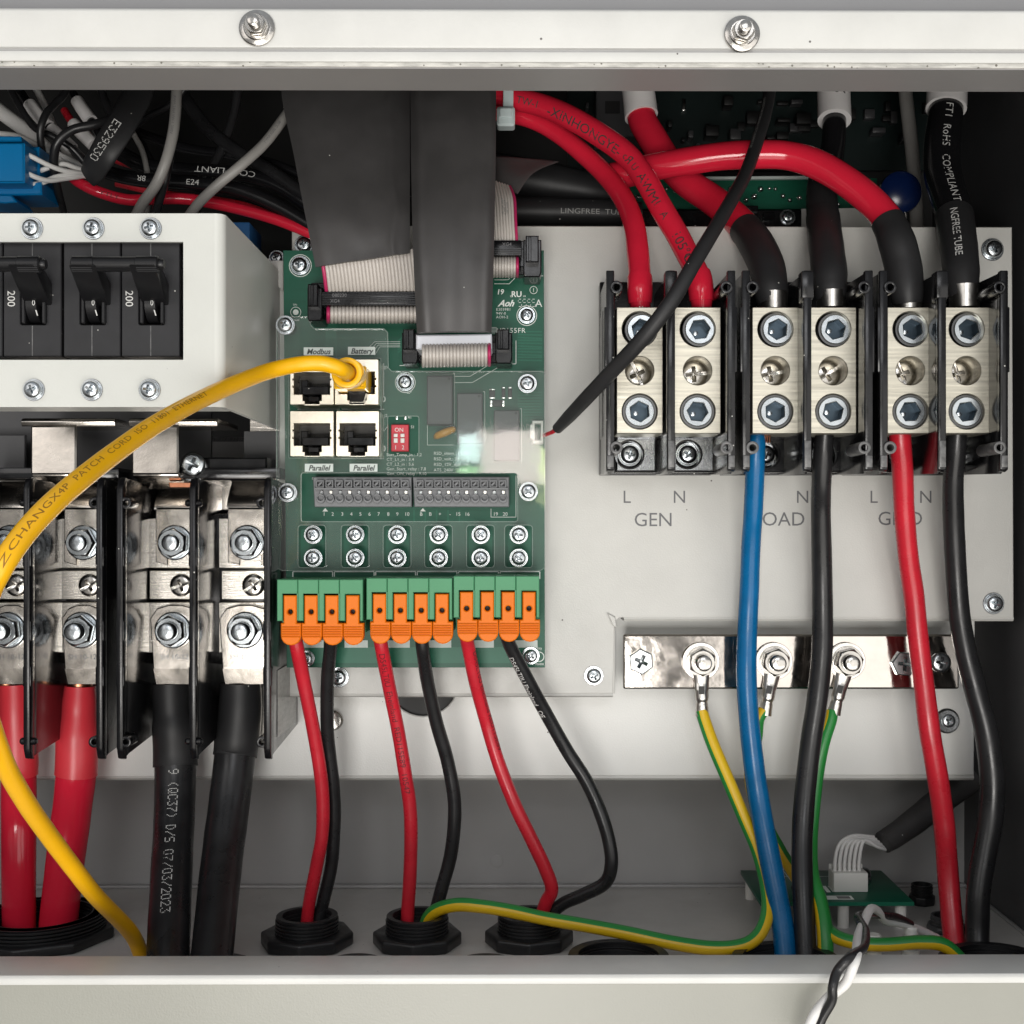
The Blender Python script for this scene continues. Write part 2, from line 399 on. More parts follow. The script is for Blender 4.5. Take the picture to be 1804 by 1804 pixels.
class MB:
    """Collects geometry in millimetres; done() makes one mesh of it."""
    def __init__(s):
        s.v, s.f, s.m = [], [], []

    def add(s, v, f, mi=0):
        b = len(s.v)
        s.v += [tuple(p) for p in v]
        s.f += [tuple(b + i for i in q) for q in f]
        s.m += [mi] * len(f)
        return s

    def box(s, x0, x1, y0, y1, z0, z1, mi=0):
        v = [(x, y, z) for x in (x0, x1) for y in (y0, y1) for z in (z0, z1)]
        return s.add(v, [(0, 1, 3, 2), (4, 6, 7, 5), (0, 4, 5, 1), (2, 3, 7, 6), (0, 2, 6, 4), (1, 5, 7, 3)], mi)

    def pbox(s, px0, py0, px1, py1, yf, yb, mi=0):
        a, b = P(px0, py0, yf), P(px1, py1, yf)
        return s.box(a.x, b.x, yf, yb, b.z, a.z, mi)

    def prism_x(s, poly, x0, x1, mi=0):
        n = len(poly)
        v = [(x0, y, z) for y, z in poly] + [(x1, y, z) for y, z in poly]
        f = [tuple(range(n))[::-1], tuple(range(n, 2 * n))]
        f += [(i, (i + 1) % n, n + (i + 1) % n, n + i) for i in range(n)]
        return s.add(v, f, mi)

    def lathe(s, o, axis, prof, n=24, a0=0.0, mi=0):
        o = Vector(o); ax = Vector(axis).normalized()
        e1 = ax.orthogonal().normalized() if abs(ax.y) < 0.99 else Vector((1, 0, 0))
        e2 = ax.cross(e1)
        v, f = [], []
        for r, h in prof:
            for i in range(n):
                t = a0 + 2 * math.pi * i / n
                v.append(o + ax * h + (e1 * math.cos(t) + e2 * math.sin(t)) * r)
        for k in range(len(prof) - 1):
            for i in range(n):
                j = (i + 1) % n
                f.append((k * n + i, k * n + j, (k + 1) * n + j, (k + 1) * n + i))
        f.append(tuple(range(n))[::-1])
        f.append(tuple(range((len(prof) - 1) * n, len(prof) * n)))
        return s.add(v, f, mi)

    def ring(s, o, axis, r0, r1, h0, h1, n=24, mi=0):
        o = Vector(o); ax = Vector(axis).normalized()
        e1 = ax.orthogonal().normalized() if abs(ax.y) < 0.99 else Vector((1, 0, 0))
        e2 = ax.cross(e1)
        v, f = [], []
        for r, h in ((r0, h0), (r1, h0), (r1, h1), (r0, h1)):
            for i in range(n):
                t = 2 * math.pi * i / n
                v.append(o + ax * h + (e1 * math.cos(t) + e2 * math.sin(t)) * r)
        for k in range(4):
            for i in range(n):
                j = (i + 1) % n; q = (k + 1) % 4
                f.append((k * n + i, k * n + j, q * n + j, q * n + i))
        return s.add(v, f, mi)

    def sweep(s, path, n=20, t0=None, t1=None, dr=0.0, stripe=None, flat=None, mi=0):
        i0 = 0 if t0 is None else path.idx(t0)
        i1 = len(path.C) - 1 if t1 is None else path.idx(t1)
        v, f, m = [], [], []
        rings = 0
        for i in range(i0, i1 + 1):
            r = path.r[i] * (1 + 0.022 * noise.noise(path.C[i] * 0.11)) + dr
            for k in range(n):
                a = 2 * math.pi * k / n
                ca, sa = math.cos(a), math.sin(a)
                if flat:
                    v.append(path.C[i] + path.c[i] * (ca * r * flat) + path.u[i] * (sa * r))
                else:
                    v.append(path.C[i] + path.c[i] * (ca * r) + path.u[i] * (sa * r))
            rings += 1
        for q in range(rings - 1):
            tw = 0
            if stripe:
                tw = stripe[2] * (path.S[i0 + q] / 10.0) / 360.0 * n
            for k in range(n):
                j = (k + 1) % n
                f.append((q * n + k, q * n + j, (q + 1) * n + j, (q + 1) * n + k))
                if stripe:
                    a = (k - stripe[0] * n / 360.0 - tw) % n
                    m.append(1 if a < stripe[1] * n / 360.0 else 0)
                else:
                    m.append(mi)
        f.append(tuple(range(n))[::-1]); m.append(mi)
        f.append(tuple(range((rings - 1) * n, rings * n))); m.append(mi)
        b = len(s.v)
        s.v += [tuple(p) for p in v]; s.f += [tuple(b + i for i in q) for q in f]; s.m += m
        return s

    def plate(s, loops, y0, y1, bev=0.0, mi=0, px=True, yref=None):
        """Flat outline(s) with holes, front face at y0, back at y1 (millimetres)."""
        if px:
            yr = y0 if yref is None else yref
            loops = [[(P(a, b, yr).x, P(a, b, yr).z) for a, b in lp] for lp in loops]
        cu = bpy.data.curves.new('c', 'CURVE')
        cu.dimensions, cu.fill_mode = '2D', 'BOTH'
        th = abs(y1 - y0)
        cu.extrude = max(0.0, th / 2 - bev)
        if bev:
            cu.bevel_depth, cu.bevel_resolution, cu.offset = bev, 0, -bev
        for lp in loops:
            sp = cu.splines.new('POLY')
            sp.points.add(len(lp) - 1)
            for i, (a, b) in enumerate(lp):
                sp.points[i].co = (a, b, 0, 1)
            sp.use_cyclic_u = True
        ob = bpy.data.objects.new('c', cu)
        me = bpy.data.meshes.new_from_object(ob)
        ym = (y0 + y1) / 2
        v = [(q.co.x, ym - q.co.z, q.co.y) for q in me.vertices]
        f = [tuple(p.vertices) for p in me.polygons]
        bpy.data.objects.remove(ob); bpy.data.curves.remove(cu); bpy.data.meshes.remove(me)
        return s.add(v, f, mi)

    def text(s, body, px, py, y, hpx, rot=0.0, shear=0.0, off=0.0, align='CENTER', sx=1.0, spacing=1.0, mi=0, dots=False):
        """Flat print facing the front; py is the text's middle, hpx its capital height."""
        k = s_at(y)
        size = hpx * k / 0.70
        if dots:
            v, f = dot_geo(body, hpx * k)
        else:
            v, f = text_geo(body, size, shear, off, spacing, align)
        o = P(px, py, y)
        ca, sa = math.cos(R(rot)), math.sin(R(rot))
        out = []
        for a, b in v:
            a *= sx
            b -= hpx * k * 0.5
            out.append((o.x + a * ca - b * sa, y, o.z + a * sa + b * ca))
        return s.add(out, f, mi)

    def wrap(s, path, t, body, hfrac, ang=0.0, dots=False, sx=1.0, spacing=1.0, rev=False, lift=0.05, off=0.0, shear=0.0, dr=0.0):
        """Print wrapped on a cable; hfrac is the letter height in cable radii, ang turns it round the jacket."""
        i = path.idx(t)
        r0 = path.r[i] + dr
        h = hfrac * r0
        if dots:
            v, f = dot_geo(body, h)
        else:
            v, f = text_geo(body, h / 0.70, shear, off, spacing)
        bm = bmesh.new()
        vs_ = [bm.verts.new((a * sx, b, 0)) for a, b in v]
        for q in f:
            try: bm.faces.new([vs_[j] for j in q])
            except ValueError: pass
        if not dots:
            bmesh.ops.triangulate(bm, faces=bm.faces[:])
            ed = [e for e in bm.edges if e.calc_length() > 0.35 * r0]
            bmesh.ops.subdivide_edges(bm, edges=ed, cuts=1)
            bmesh.ops.triangulate(bm, faces=bm.faces[:])
        bm.verts.index_update()
        out = []
        sgn = -1 if rev else 1
        for q in bm.verts:
            C, r, c, u = path.at(path.S[i] + sgn * q.co.x)
            r += dr + lift
            a = R(ang) + sgn * (q.co.y - h / 2) / r0
            out.append(C + c * (math.cos(a) * r) + u * (math.sin(a) * r))
        ff = [tuple(w.index for w in q.verts) for q in bm.faces]
        bm.free()
        return s.add(out, ff)

    def done(s, org=(0, 0, 0), bevel=0.0, seg=2, ang=38, name='m'):
        me = bpy.data.meshes.new(name)
        o = Vector(org)
        me.from_pydata([(Vector(p) - o) * MM for p in s.v], [], s.f)
        if any(s.m):
            me.polygons.foreach_set('material_index', s.m)
        bm = bmesh.new(); bm.from_mesh(me)
        bmesh.ops.remove_doubles(bm, verts=bm.verts, dist=1e-7)
        bmesh.ops.recalc_face_normals(bm, faces=bm.faces)
        if bevel:
            es = [e for e in bm.edges if len(e.link_faces) == 2 and e.calc_face_angle(0) > R(30)]
            bmesh.ops.bevel(bm, geom=es, offset=bevel * MM, segments=seg, affect='EDGES', profile=0.5, clamp_overlap=True)
        bm.to_mesh(me); bm.free()
        me.shade_smooth()
        me.set_sharp_from_angle(angle=R(ang))
        return me


ORG = {}


def T(name, label, cat, org, group=None, kind=None):
    o = bpy.data.objects.new(name, None)
    o.empty_display_size = 0.005
    org = Vector(org)
    o.location = org * MM
    o['label'], o['category'] = label, cat
    if group: o['group'] = group
    if kind: o['kind'] = kind
    col.objects.link(o)
    ORG[o] = org
    return o


def part(parent, name, geo, m, bevel=0.0, seg=2, ang=38, kind=None, loc=None, rot=None, scale=None, label=None):
    """A mesh part: geo is an MB in world millimetres, or a ready mesh placed at loc (world mm)."""
    org = ORG[parent]
    if isinstance(geo, MB):
        me = geo.done(org, bevel, seg, ang, name)
        lo = Vector((0, 0, 0)); ORG_here = org
    else:
        me = geo
        lo = Vector(loc) - org; ORG_here = Vector(loc)
    o = bpy.data.objects.new(name, me)
    o.parent = parent
    o.location = lo * MM
    if rot: o.rotation_euler = rot
    if scale: o.scale = (scale,) * 3 if isinstance(scale, (int, float)) else scale
    if not me.materials:
        for q in (m if isinstance(m, (list, tuple)) else [m]):
            me.materials.append(M[q])
    elif not isinstance(m, (list, tuple)) and me.materials[0] != M[m]:
        o.material_slots[0].link = 'OBJECT'
        o.material_slots[0].material = M[m]
    if kind: o['kind'] = kind
    if label: o['label'] = label
    col.objects.link(o)
    ORG[o] = ORG_here
    return o


def copy_tree(o, parent=None):
    c = o.copy()
    col.objects.link(c)
    c.parent = parent
    ORG[c] = ORG[o]
    for ch in list(o.children):
        copy_tree(ch, c)
    return c


# ---------------------------------------------------------------- shared fasteners (unit radius, axis towards the front)
def bool_cut(base, cutter):
    a = bpy.data.objects.new('a', base); b = bpy.data.objects.new('b', cutter)
    col.objects.link(a); col.objects.link(b)
    md = a.modifiers.new('x', 'BOOLEAN'); md.object = b; md.operation = 'DIFFERENCE'; md.solver = 'EXACT'
    dg = bpy.context.evaluated_depsgraph_get()
    me = bpy.data.meshes.new_from_object(a.evaluated_get(dg))
    bpy.data.objects.remove(a); bpy.data.objects.remove(b)
    me.shade_smooth(); me.set_sharp_from_angle(angle=R(35))
    return me


FRONT = (0, -1, 0)


def cross_cut(w, l, deep, top, slot=0.0):
    c = MB()
    def arm(hx, hz, hx2, hz2):
        v = [(-hx2, -deep, -hz2), (hx2, -deep, -hz2), (hx2, -deep, hz2), (-hx2, -deep, hz2),
             (-hx, -top, -hz), (hx, -top, -hz), (hx, -top, hz), (-hx, -top, hz)]
        c.add(v, [(0, 1, 2, 3), (7, 6, 5, 4), (0, 4, 5, 1), (1, 5, 6, 2), (2, 6, 7, 3), (3, 7, 4, 0)])
    arm(w, l, w * 0.15, l * 0.12)
    m1 = c
    c2 = MB(); c = c2
    arm(l if not slot else 1.3, w, (l * 0.12) if not slot else 1.3, w * 0.15)
    return m1, c2


def screw_mesh(hr, washers, slot=0.0, hexh=False):
    b = MB()
    base = 0.0
    if washers:
        base = 0.34
    if hexh:
        b.lathe((0, 0, 0), FRONT, [(hr * 1.12, base), (hr * 1.12, base + 0.30), (hr * 1.02, base + 0.38), (hr * 0.8, base + 0.38)], 6)
        top = base + 0.38
    else:
        b.lathe((0, 0, 0), FRONT, [(hr, base), (hr, base + 0.14), (hr * 0.97, base + 0.22), (hr * 0.87, base + 0.32), (hr * 0.66, base + 0.38), (hr * 0.30, base + 0.41)], 28)
        top = base + 0.41
    me = b.done()
    d = top - 0.34
    m1, m2 = cross_cut(hr * 0.19, hr * 0.74, d, top + 0.1, 0)
    me = bool_cut(me, m1.done())
    me = bool_cut(me, m2.done())
    if slot:
        c = MB().box(-2, 2, -top - 0.2, -(top - 0.18), -hr * 0.11, hr * 0.11)
        me = bool_cut(me, c.done())
    if washers:
        w = MB()
        w.ring((0, 0, 0), FRONT, hr * 0.5, 1.0, 0.0, 0.13, 28)
        w.ring((0, 0, 0), FRONT, hr * 0.5, 0.87, 0.145, 0.30, 28)
        bm = bmesh.new(); bm.from_mesh(me)
        wm = w.done(bevel=0.03, seg=1)
        bm.from_mesh(wm)
        bm.to_mesh(me); bm.free()
        me.shade_smooth(); me.set_sharp_from_angle(angle=R(35))
    return me


SCREW = {}
SCREW['sems'] = screw_mesh(0.76, True)
SCREW['pan'] = screw_mesh(1.0, False)
SCREW['slot'] = screw_mesh(1.0, False, 1)
SCREW['hexhead'] = screw_mesh(0.86, False, 0, True)


def nut_mesh(stud=0.55, flange=True):
    b = MB()
    if flange:
        b.lathe((0, 0, 0), FRONT, [(1.0, 0), (1.0, 0.10), (0.93, 0.16), (0.4, 0.16)], 32)
        b.ring((0, 0, 0), FRONT, 0.45, 0.88, 0.17, 0.30, 30)
    h = 0.30
    b.lathe((0, 0, 0), FRONT, [(0.82, h), (0.86, h + 0.06), (0.86, h + 0.44), (0.80, h + 0.52), (0.70, h + 0.56), (0.40, h + 0.56)], 6, a0=0.26)
    b.ring((0, 0, 0), FRONT, 0.5, 0.70, h + 0.55, h + 0.60, 28)
    pr = [(0.46, h + 0.3)]
    q = h + 0.58
    while q < h + 0.6 + stud:
        pr += [(0.47, q), (0.43, q + 0.035)]
        q += 0.07
    pr += [(0.45, q), (0.36, q + 0.05), (0.1, q + 0.05)]
    b.lathe((0, 0, 0), FRONT, pr, 24)
    return b.done()


SCREW['nut'] = nut_mesh()
SCREW['nut_short'] = nut_mesh(0.30)


def set_screw_mesh():
    b = MB()
    hexa = circ(0, 0, 0.60, 6, 0.2)
    b.plate([circ(0, 0, 0.86, 32), hexa], -0.0, 0.12, 0.04, px=False)
    b.plate([circ(0, 0, 0.84, 32), hexa], 0.13, 1.1, 0.0, px=False, mi=1)
    v = [(a, 0.95, c) for a, c in circ(0, 0, 0.66, 6, 0.2)]
    b.add(v, [(0, 1, 2, 3, 4, 5)], 1)
    b.lathe((-0.12, 0.94, -0.1), FRONT, [(0.15, 0.0), (0.15, 0.02), (0.05, 0.05)], 14)
    b.ring((0, 0, 0), FRONT, 0.80, 0.98, -0.4, -0.12, 32, mi=2)
    b.ring((0, 0, 0), FRONT, 0.80, 0.93, -0.5, -0.42, 32, mi=2)
    b.ring((0, 0, 0), FRONT, 0.80, 0.98, -0.8, -0.52, 32, mi=2)
    return b.done()


SCREW['set'] = set_screw_mesh()


def screw(parent, kind, px, py, y, rpx, m='zinc', rot=None, name='screw'):
    a = rnd.uniform(0, 6.28) if rot is None else R(rot)
    return part(parent, name, SCREW[kind], m, loc=P(px, py, y), rot=(0, a, 0), scale=rpx * s_at(y))

# ================================================================ the enclosure (setting)
enc = T('enclosure', 'white sheet metal inverter housing with shade-greyed inside walls and bolted upper frame', 'enclosure', (0, 75, -152))
XL, XR, XW = -330.0, 300.0, 187.0
yF = -110.0
b = MB().prism_x([(yF, 137.6), (yF, 148.2), (yF + 1.2, 149.2), (yF + 12, 149.2), (yF + 12, 137.6)], XL, XR)
part(enc, 'upper_frame', b, 'white_paint', bevel=0.5)
b = MB().prism_x([(yF + 0.9, 136.5), (yF + 0.9, 137.7), (yF + 9, 137.7), (yF + 9, 136.5)], XL, XR)
part(enc, 'frame_groove', b, 'inner_shade_paint')
b = MB().prism_x([(yF - 0.2, 133.6), (yF - 0.2, 136.5), (yF + 9, 136.5), (yF + 9, 133.6)], XL, XR)
part(enc, 'frame_bead', b, 'white_paint', bevel=0.3)
b = MB().prism_x([(yF + 0.2, 132.3), (yF + 0.2, 133.6), (yF + 9, 133.6), (yF + 9, 132.3)], XL, XR)
part(enc, 'frame_edge', b, 'dirty_white', bevel=0.25)
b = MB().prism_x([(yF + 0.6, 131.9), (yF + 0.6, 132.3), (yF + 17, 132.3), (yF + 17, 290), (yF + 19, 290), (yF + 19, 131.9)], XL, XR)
part(enc, 'upper_flange', b, 'flange_shade')
b = MB().box(XL, XR, yF + 14, yF + 16, 149.3, 200)
part(enc, 'upper_body', b, 'grey_body')
b = MB().prism_x([(yF, -129.3), (yF, -127.6), (yF + 0.6, -126.7), (-92.6, -126.7), (-92.6, -152), (-94.2, -152), (-94.2, -129.3)], XL, XR)
part(enc, 'lower_lip', b, 'white_paint', bevel=0.25)
b = MB().box(XL, XR, yF + 2.0, yF + 4.0, -230, -129.3)
part(enc, 'lower_cover', b, 'grey_panel')
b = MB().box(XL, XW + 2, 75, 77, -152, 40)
part(enc, 'back_wall', b, 'inner_shade_paint')
b = MB().lathe(P(875, 1517, 74.8), FRONT, [(2.7, 0), (2.7, 0.25), (1.6, 0.4)], 20)
part(enc, 'wall_plug', b, 'inner_shade_paint')
b = MB().box(XL, XW + 2, -92, 75, -154, -152)
part(enc, 'floor', b, 'floor_lit_paint')
b = MB().box(XL, XW, 71.5, 75, -152, -150.6)
part(enc, 'corner_seam', b, 'inner_shade_paint', bevel=0.5)
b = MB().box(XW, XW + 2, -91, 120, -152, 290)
part(enc, 'side_wall', b, 'dark_shade_paint')
b = MB().prism_x([(-80, -152), (-80, -150.9), (70, -150.9), (70, -152)], XW - 1.6, XW)
part(enc, 'side_seam', b, 'inner_shade_paint', bevel=0.4)
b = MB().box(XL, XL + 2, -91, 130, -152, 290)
part(enc, 'side_wall', b, 'dark_shade_paint')
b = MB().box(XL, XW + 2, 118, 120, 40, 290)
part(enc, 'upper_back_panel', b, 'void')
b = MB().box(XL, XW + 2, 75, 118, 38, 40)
part(enc, 'shelf', b, 'dark_shade_paint')
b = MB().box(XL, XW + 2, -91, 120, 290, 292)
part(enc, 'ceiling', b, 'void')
for px, py in ((447, 52), (1300, 60)):
    k = s_at(yF)
    q = part(enc, 'washer', MB().lathe(P(px, py, yF), FRONT, [(31.5 * k, 0), (31.5 * k, 0.9), (29 * k, 1.2), (10 * k, 1.2)], 32), 'stainless')
    part(q, 'nut', SCREW['nut'], 'stainless', loc=P(px, py, yF) + Vector((0, -1.2, 0)), rot=(0, R(8 if px < 600 else 30), 0), scale=23 * k)
enc.rotation_euler = (0, 0, R(0.35))

# ================================================================ mounting plates
pl = T('mounting_plate', 'large pale grey steel plate lettered GEN, LOAD and GRID behind the terminals', 'plate', P(1100, 1222, 12))
out = [(514, 397), (1783, 400), (1786, 1088), (1092, 1088), (1083, 1096), (1080, 1222), (492, 1224), (492, 470), (514, 450)]
b = MB().plate([out], 12, 14, 0.3)
part(pl, 'panel', b, 'plate_paint')
a, c = P(1092, 1088, 12), P(1786, 1088, 12)
part(pl, 'lower_flange', MB().prism_x([(12.3, a.z + .4), (12.0, a.z - 0.6), (12.8, a.z - 1.4), (27, a.z - 1.4), (27, a.z + .4)], a.x + 1.5, c.x), 'plate_paint')
a, c = P(492, 1223, 12), P(1080, 1223, 12)
part(pl, 'lower_flange', MB().prism_x([(12.3, a.z + .4), (12.0, a.z - 0.6), (12.8, a.z - 1.2), (27, a.z - 1.2), (27, a.z + .4)], a.x, c.x), 'plate_paint')
a, c = P(1084, 1098, 12), P(1081, 1222, 12)
part(pl, 'notch_flange', MB().prism_x([(12.2, a.z), (27, a.z), (27, c.z), (12.2, c.z)], c.x - 0.9, c.x + 0.6), 'plate_paint', bevel=0.4)
part(pl, 'bent_ear', MB().plate([[(1070, 1080), (1084, 1088), (1086, 1106), (1080, 1102)]], 10.6, 12.1, 0.2), 'plate_paint')
b = MB().plate([[(468, 459), (499, 459), (499, 512), (493, 508), (470, 480)]], 9.5, 11.5, 0.2)
part(pl, 'corner_tab', b, 'plate_paint')
for px, py, r in ((1748, 440, 20), (1750, 1063, 19), (1046, 1190, 17), (537, 432, 18), (597, 1193, 18)):
    screw(pl, 'sems', px, py, 12, r, 'zinc')
for ch, px, py in (('L', 1104, 875), ('N', 1197, 875), ('L', 1319, 875), ('N', 1414, 875), ('L', 1539, 875), ('N', 1631, 875)):
    part(pl, 'printed_letter', MB().text(ch, px, py, 11.94, 22), 'print_grey')
for w, px, py in (('GEN', 1151, 915), ('LOAD', 1372, 914), ('GRID', 1586, 913)):
    part(pl, 'printed_word', MB().text(w, px, py, 11.94, 24), 'print_grey')

lp = T('lower_bracket', 'pale grey lower bracket plate below the lettered plate and behind the ground bar', 'plate', P(1100, 1368, 30))
b = MB().plate([[(-60, 1050), (1718, 1050), (1716, 1366), (-60, 1369)], circ(745, 1200, 62, 32)], 30, 32, 0.4)
part(lp, 'panel', b, 'lifted_bracket_paint')
part(lp, 'hole_backing', MB().plate([circ(745, 1200, 66, 28)], 32.5, 34), 'void')
a, c = P(-60, 1368, 30), P(1716, 1367, 30)
part(lp, 'lower_flange', MB().prism_x([(30.3, a.z + .4), (30, a.z - 0.7), (31, a.z - 1.6), (60, a.z - 1.6), (60, a.z + .4)], a.x, c.x), 'plate_paint')
q = part(lp, 'rubber_washer', MB().lathe(P(1668, 1270, 30), FRONT, [(4.9, 0), (4.9, .5), (4.2, 1.1), (2, 1.1)], 28), 'steel_dark')
screw(q, 'pan', 1671, 1270, 29, 12, 'zinc')
part(lp, 'bolt_head', MB().lathe(P(588, 1268, 30), FRONT, [(3.9, 0), (3.9, 2.2), (3.2, 3), (1, 3.2)], 28), 'stainless')

# left backing strip seen between breaker cover and board
bs = T('steel_upright', 'brushed grey steel strip standing between breaker housing and green board', 'bracket', P(480, 1250, 16))
part(bs, 'sheet', MB().plate([[(440, 455), (498, 455), (498, 1300), (440, 1300)]], 16.5, 18, 0.2), 'nickel_brushed')
screw(bs, 'sems', 488, 455, 16.4, 14, 'steel_dark')
part(bs, 'lower_web', MB().plate([[(430, 760), (500, 760), (500, 850), (430, 850)]], 13, 15), 'dark_shade_paint')

# ================================================================ GEN / LOAD / GRID terminal blocks
yl = -31.0
kl = s_at(yl)


def ac_block(name, label, x0, lugs, barriers, group):
    """x0 is the block's own pixel shift; built for the first block and drawn from its own positions for the others."""
    cxp = sum(l[0] for l in lugs) / 2
    t = T(name, label, 'terminal block', P(cxp, 838, 10), group)
    xa, xb = P(barriers[0], 700, -43).x, P(barriers[2], 700, -43).x
    ztop, zbot = P(0, 492, -43).z, P(0, 836, -20).z
    zb0 = P(0, 838, 11).z
    # base moulding: back slab, shelf below the lugs with screw wells
    base = MB().box(xa - 0.9, xb + 0.9, 4, 11.9, zb0, P(0, 500, 8).z)
    base.box(xa - 0.9, xb + 0.9, -14, 4, P(0, 770, -14).z, P(0, 545, -14).z)
    part(t, 'base', base, 'black_plastic', bevel=0.5)
    for i, bx in enumerate(barriers):
        xc = P(bx, 700, -43).x
        zt, zb = P(0, 478, -43).z, P(0, 834, -43).z
        poly = [(-43, zt - 1.2), (-42, zt), (-37, zt), (9, P(0, 520, 9).z), (11.9, P(0, 524, 11).z), (11.9, zb0 + 0.2), (-39, zb), (-43, zb + 2.0)]
        w = 0.75
        bb = MB().prism_x(poly, xc - w, xc + w)
        q = part(t, 'barrier', bb, 'black_gloss', bevel=0.25)
        # thicker rim along the front edge
        rim = MB().prism_x([(-43.7, zt + 0.2), (-41, zt + 0.2), (-41, zb + 0.4), (-43.7, zb + 1.2)], xc - 1.35, xc + 1.35)
        if i != 1:
            sgn = 1 if i == 0 else -1
            rim.prism_x([(-43.4, zt - 12), (-40, zt - 12), (-40, zt - 34), (-43.4, zt - 34)], xc - sgn * 2.0, xc)
        else:
            rim.prism_x([(-44, zt), (-38, zt), (-38, zt - 10), (-44, zt - 9)], xc - 2.0, xc + 2.0)
        part(q, 'rim', rim, 'black_plastic', bevel=0.35)
        part(q, 'pale_edge', MB().prism_x([(-44.2, zb + 2), (-43.6, zb + 2), (-43.6, zb + (11 if i == 1 else 6)), (-44.2, zb + (11 if i == 1 else 6))], xc - 1.1, xc + 1.1), 'worn_edge', bevel=0.2)
        if i != 1:
            dx = (2.0 if i == 0 else -1.7)
            for py in (507, 789):
                o = P(bx, py, -43); o.x += dx
                part(q, 'boss', MB().ring(o, FRONT, 1.15, 2.15, -16, 1.6, 24), 'worn_edge' if py > 600 else 'black_plastic', bevel=0.25)
    for k, (lx, rots) in enumerate(lugs):
        L = MB().plate([rrect(lx - 41, 541, lx + 41, 764, 2), circ(lx, 580, 31, 32), circ(lx, 653, 25, 32), circ(lx, 725, 31, 32)], yl, -14.2, 0.25)
        lug = part(t, 'lug', L, 'lug_brushed')
        for py in (580, 725):
            part(lug, 'set_screw', SCREW['set'], ['blue_zinc', 'socket_blue', 'thread_dark'], loc=P(lx + (4 if py < 600 else 0), py, yl + 0.5 + (1.2 if py < 600 else 0)), rot=(0, rnd.uniform(0, 1), 0), scale=30.3 * kl)
        part(lug, 'clamp_screw', SCREW['slot'], 'stainless', loc=P(lx, 653, yl) + Vector((0, 12.0, 0)), rot=(0, R(rots), 0), scale=25.5 * kl)
        part(lug, 'bore_floor', MB().plate([circ(lx, 653, 27, 24)], -17, -15, yref=yl), 'stainless')
        # well below the lug with the fixing screw
        w = MB().plate([rrect(lx - 42, 768, lx + 30, 832, 2), circ(lx - 18, 801, 25, 24)], -6, 3.5, 0.3, yref=-6)
        part(t, 'screw_well', w, 'black_gloss')
        part(t, 'foot_plate', MB().plate([rrect(lx - 40, 772, lx + 26, 829, 1), circ(lx - 18, 801, 27, 20)], -7.0, -6.05, 0.1, yref=-6), 'steel_dark' if x0 == 0 else 'black_plastic')
        screw(t, 'sems', lx - 18, 801, 3, 21, 'zinc' if x0 == 0 else 'steel_dark')
    return t


ac_block('terminal_block', 'black two pole terminal block above the lettering GEN, crossed by thin cable', 0, ((1127, 65), (1229, -4)), (1075, 1182, 1288), 'mains terminal blocks')
ac_block('terminal_block', 'black two pole terminal block holding the blue cable', 1, ((1366, -10), (1468, -30)), (1314, 1422, 1530), 'mains terminal blocks')
ac_block('terminal_block', 'black two pole terminal block with a red cable leaving below, nearest the side wall', 1, ((1604, 70), (1703, 75)), (1556, 1659, 1768), 'mains terminal blocks')

# ================================================================ ground bar
gb = T('ground_bar', 'bright nickel grounding bar with three studs on the lower bracket', 'ground bar', P(1390, 1215, 20))
part(gb, 'bar', MB().plate([rrect(1098, 1118, 1690, 1214, 4)], 15, 19, 0.7), 'mirror_nickel')
for px in (1128, 1590, 1660):
    part(gb, 'spacer', MB().lathe(P(px, 1166, 30), FRONT, [(4, 0), (4, 11)], 20), 'stainless')
screw(gb, 'hexhead', 1129, 1165, 15, 24, 'steel_mid', rot=25)
screw(gb, 'hexhead', 1592, 1169, 15, 24, 'steel_mid', rot=5)
screw(gb, 'pan', 1657, 1167, 15, 18, 'steel_dark', rot=10)
for px in (1235, 1364, 1492):
    part(gb, 'stud_nut', SCREW['nut'], 'stainless', loc=P(px, 1165, 13.9), rot=(0, R(10 + px), 0), scale=29 * s_at(14))

# ================================================================ breaker housing with breakers
yc = -78.0
hc = T('breaker_housing', 'off-white painted breaker housing with rounded edge and black breaker window', 'housing', P(100, 718, 0))
x_r = P(378, 500, yc).x
b = MB().plate([[(-160, 376), (378, 376), (378, 717), (-160, 717)], rrect(-140, 426, 323, 634, 1)], yc, yc + 1.6)
# side, top and bottom sheets join the front through a rounded corner
prof = []
for i in range(7):
    a = R(90.0 * i / 6)
    prof.append((x_r - 0.001 + 3.0 * math.sin(a), yc + 3.0 - 3.0 * math.cos(a)))
prof.append((x_r + 3.0, 12.0))
prof2 = [(x - 1.4, y + (1.4 if y < yc + 3 else 0)) for x, y in prof]
z1, z0 = P(0, 376, yc).z, P(0, 717, yc).z
n = len(prof)
v = [(x, y, z) for z in (z0, z1) for x, y in prof] + [(x, y, z) for z in (z0, z1) for x, y in prof2]
f = [(i, i + 1, n + i + 1, n + i) for i in range(n - 1)] + [(2 * n + i + 1, 2 * n + i, 3 * n + i, 3 * n + i + 1) for i in range(n - 1)]
f += [(i + 1, i, 2 * n + i, 2 * n + i + 1) for i in range(n - 1)] + [(n + i, n + i + 1, 3 * n + i + 1, 3 * n + i) for i in range(n - 1)]
f += [(n - 1, 2 * n - 1, 4 * n - 1, 3 * n - 1)]
b.add(v, f)
part(hc, 'front_panel', b, 'cover_paint', ang=60)
xl = P(-160, 0, yc).x
part(hc, 'top_sheet', MB().box(xl, x_r + 1.5, yc + 1.5, 10, z1 - 1.4, z1 - 0.1), 'cover_paint')
part(hc, 'bottom_sheet', MB().box(xl, x_r + 1.0, yc + 1.5, yc + 16, z0 + 0.1, z0 + 1.4), 'cover_paint')
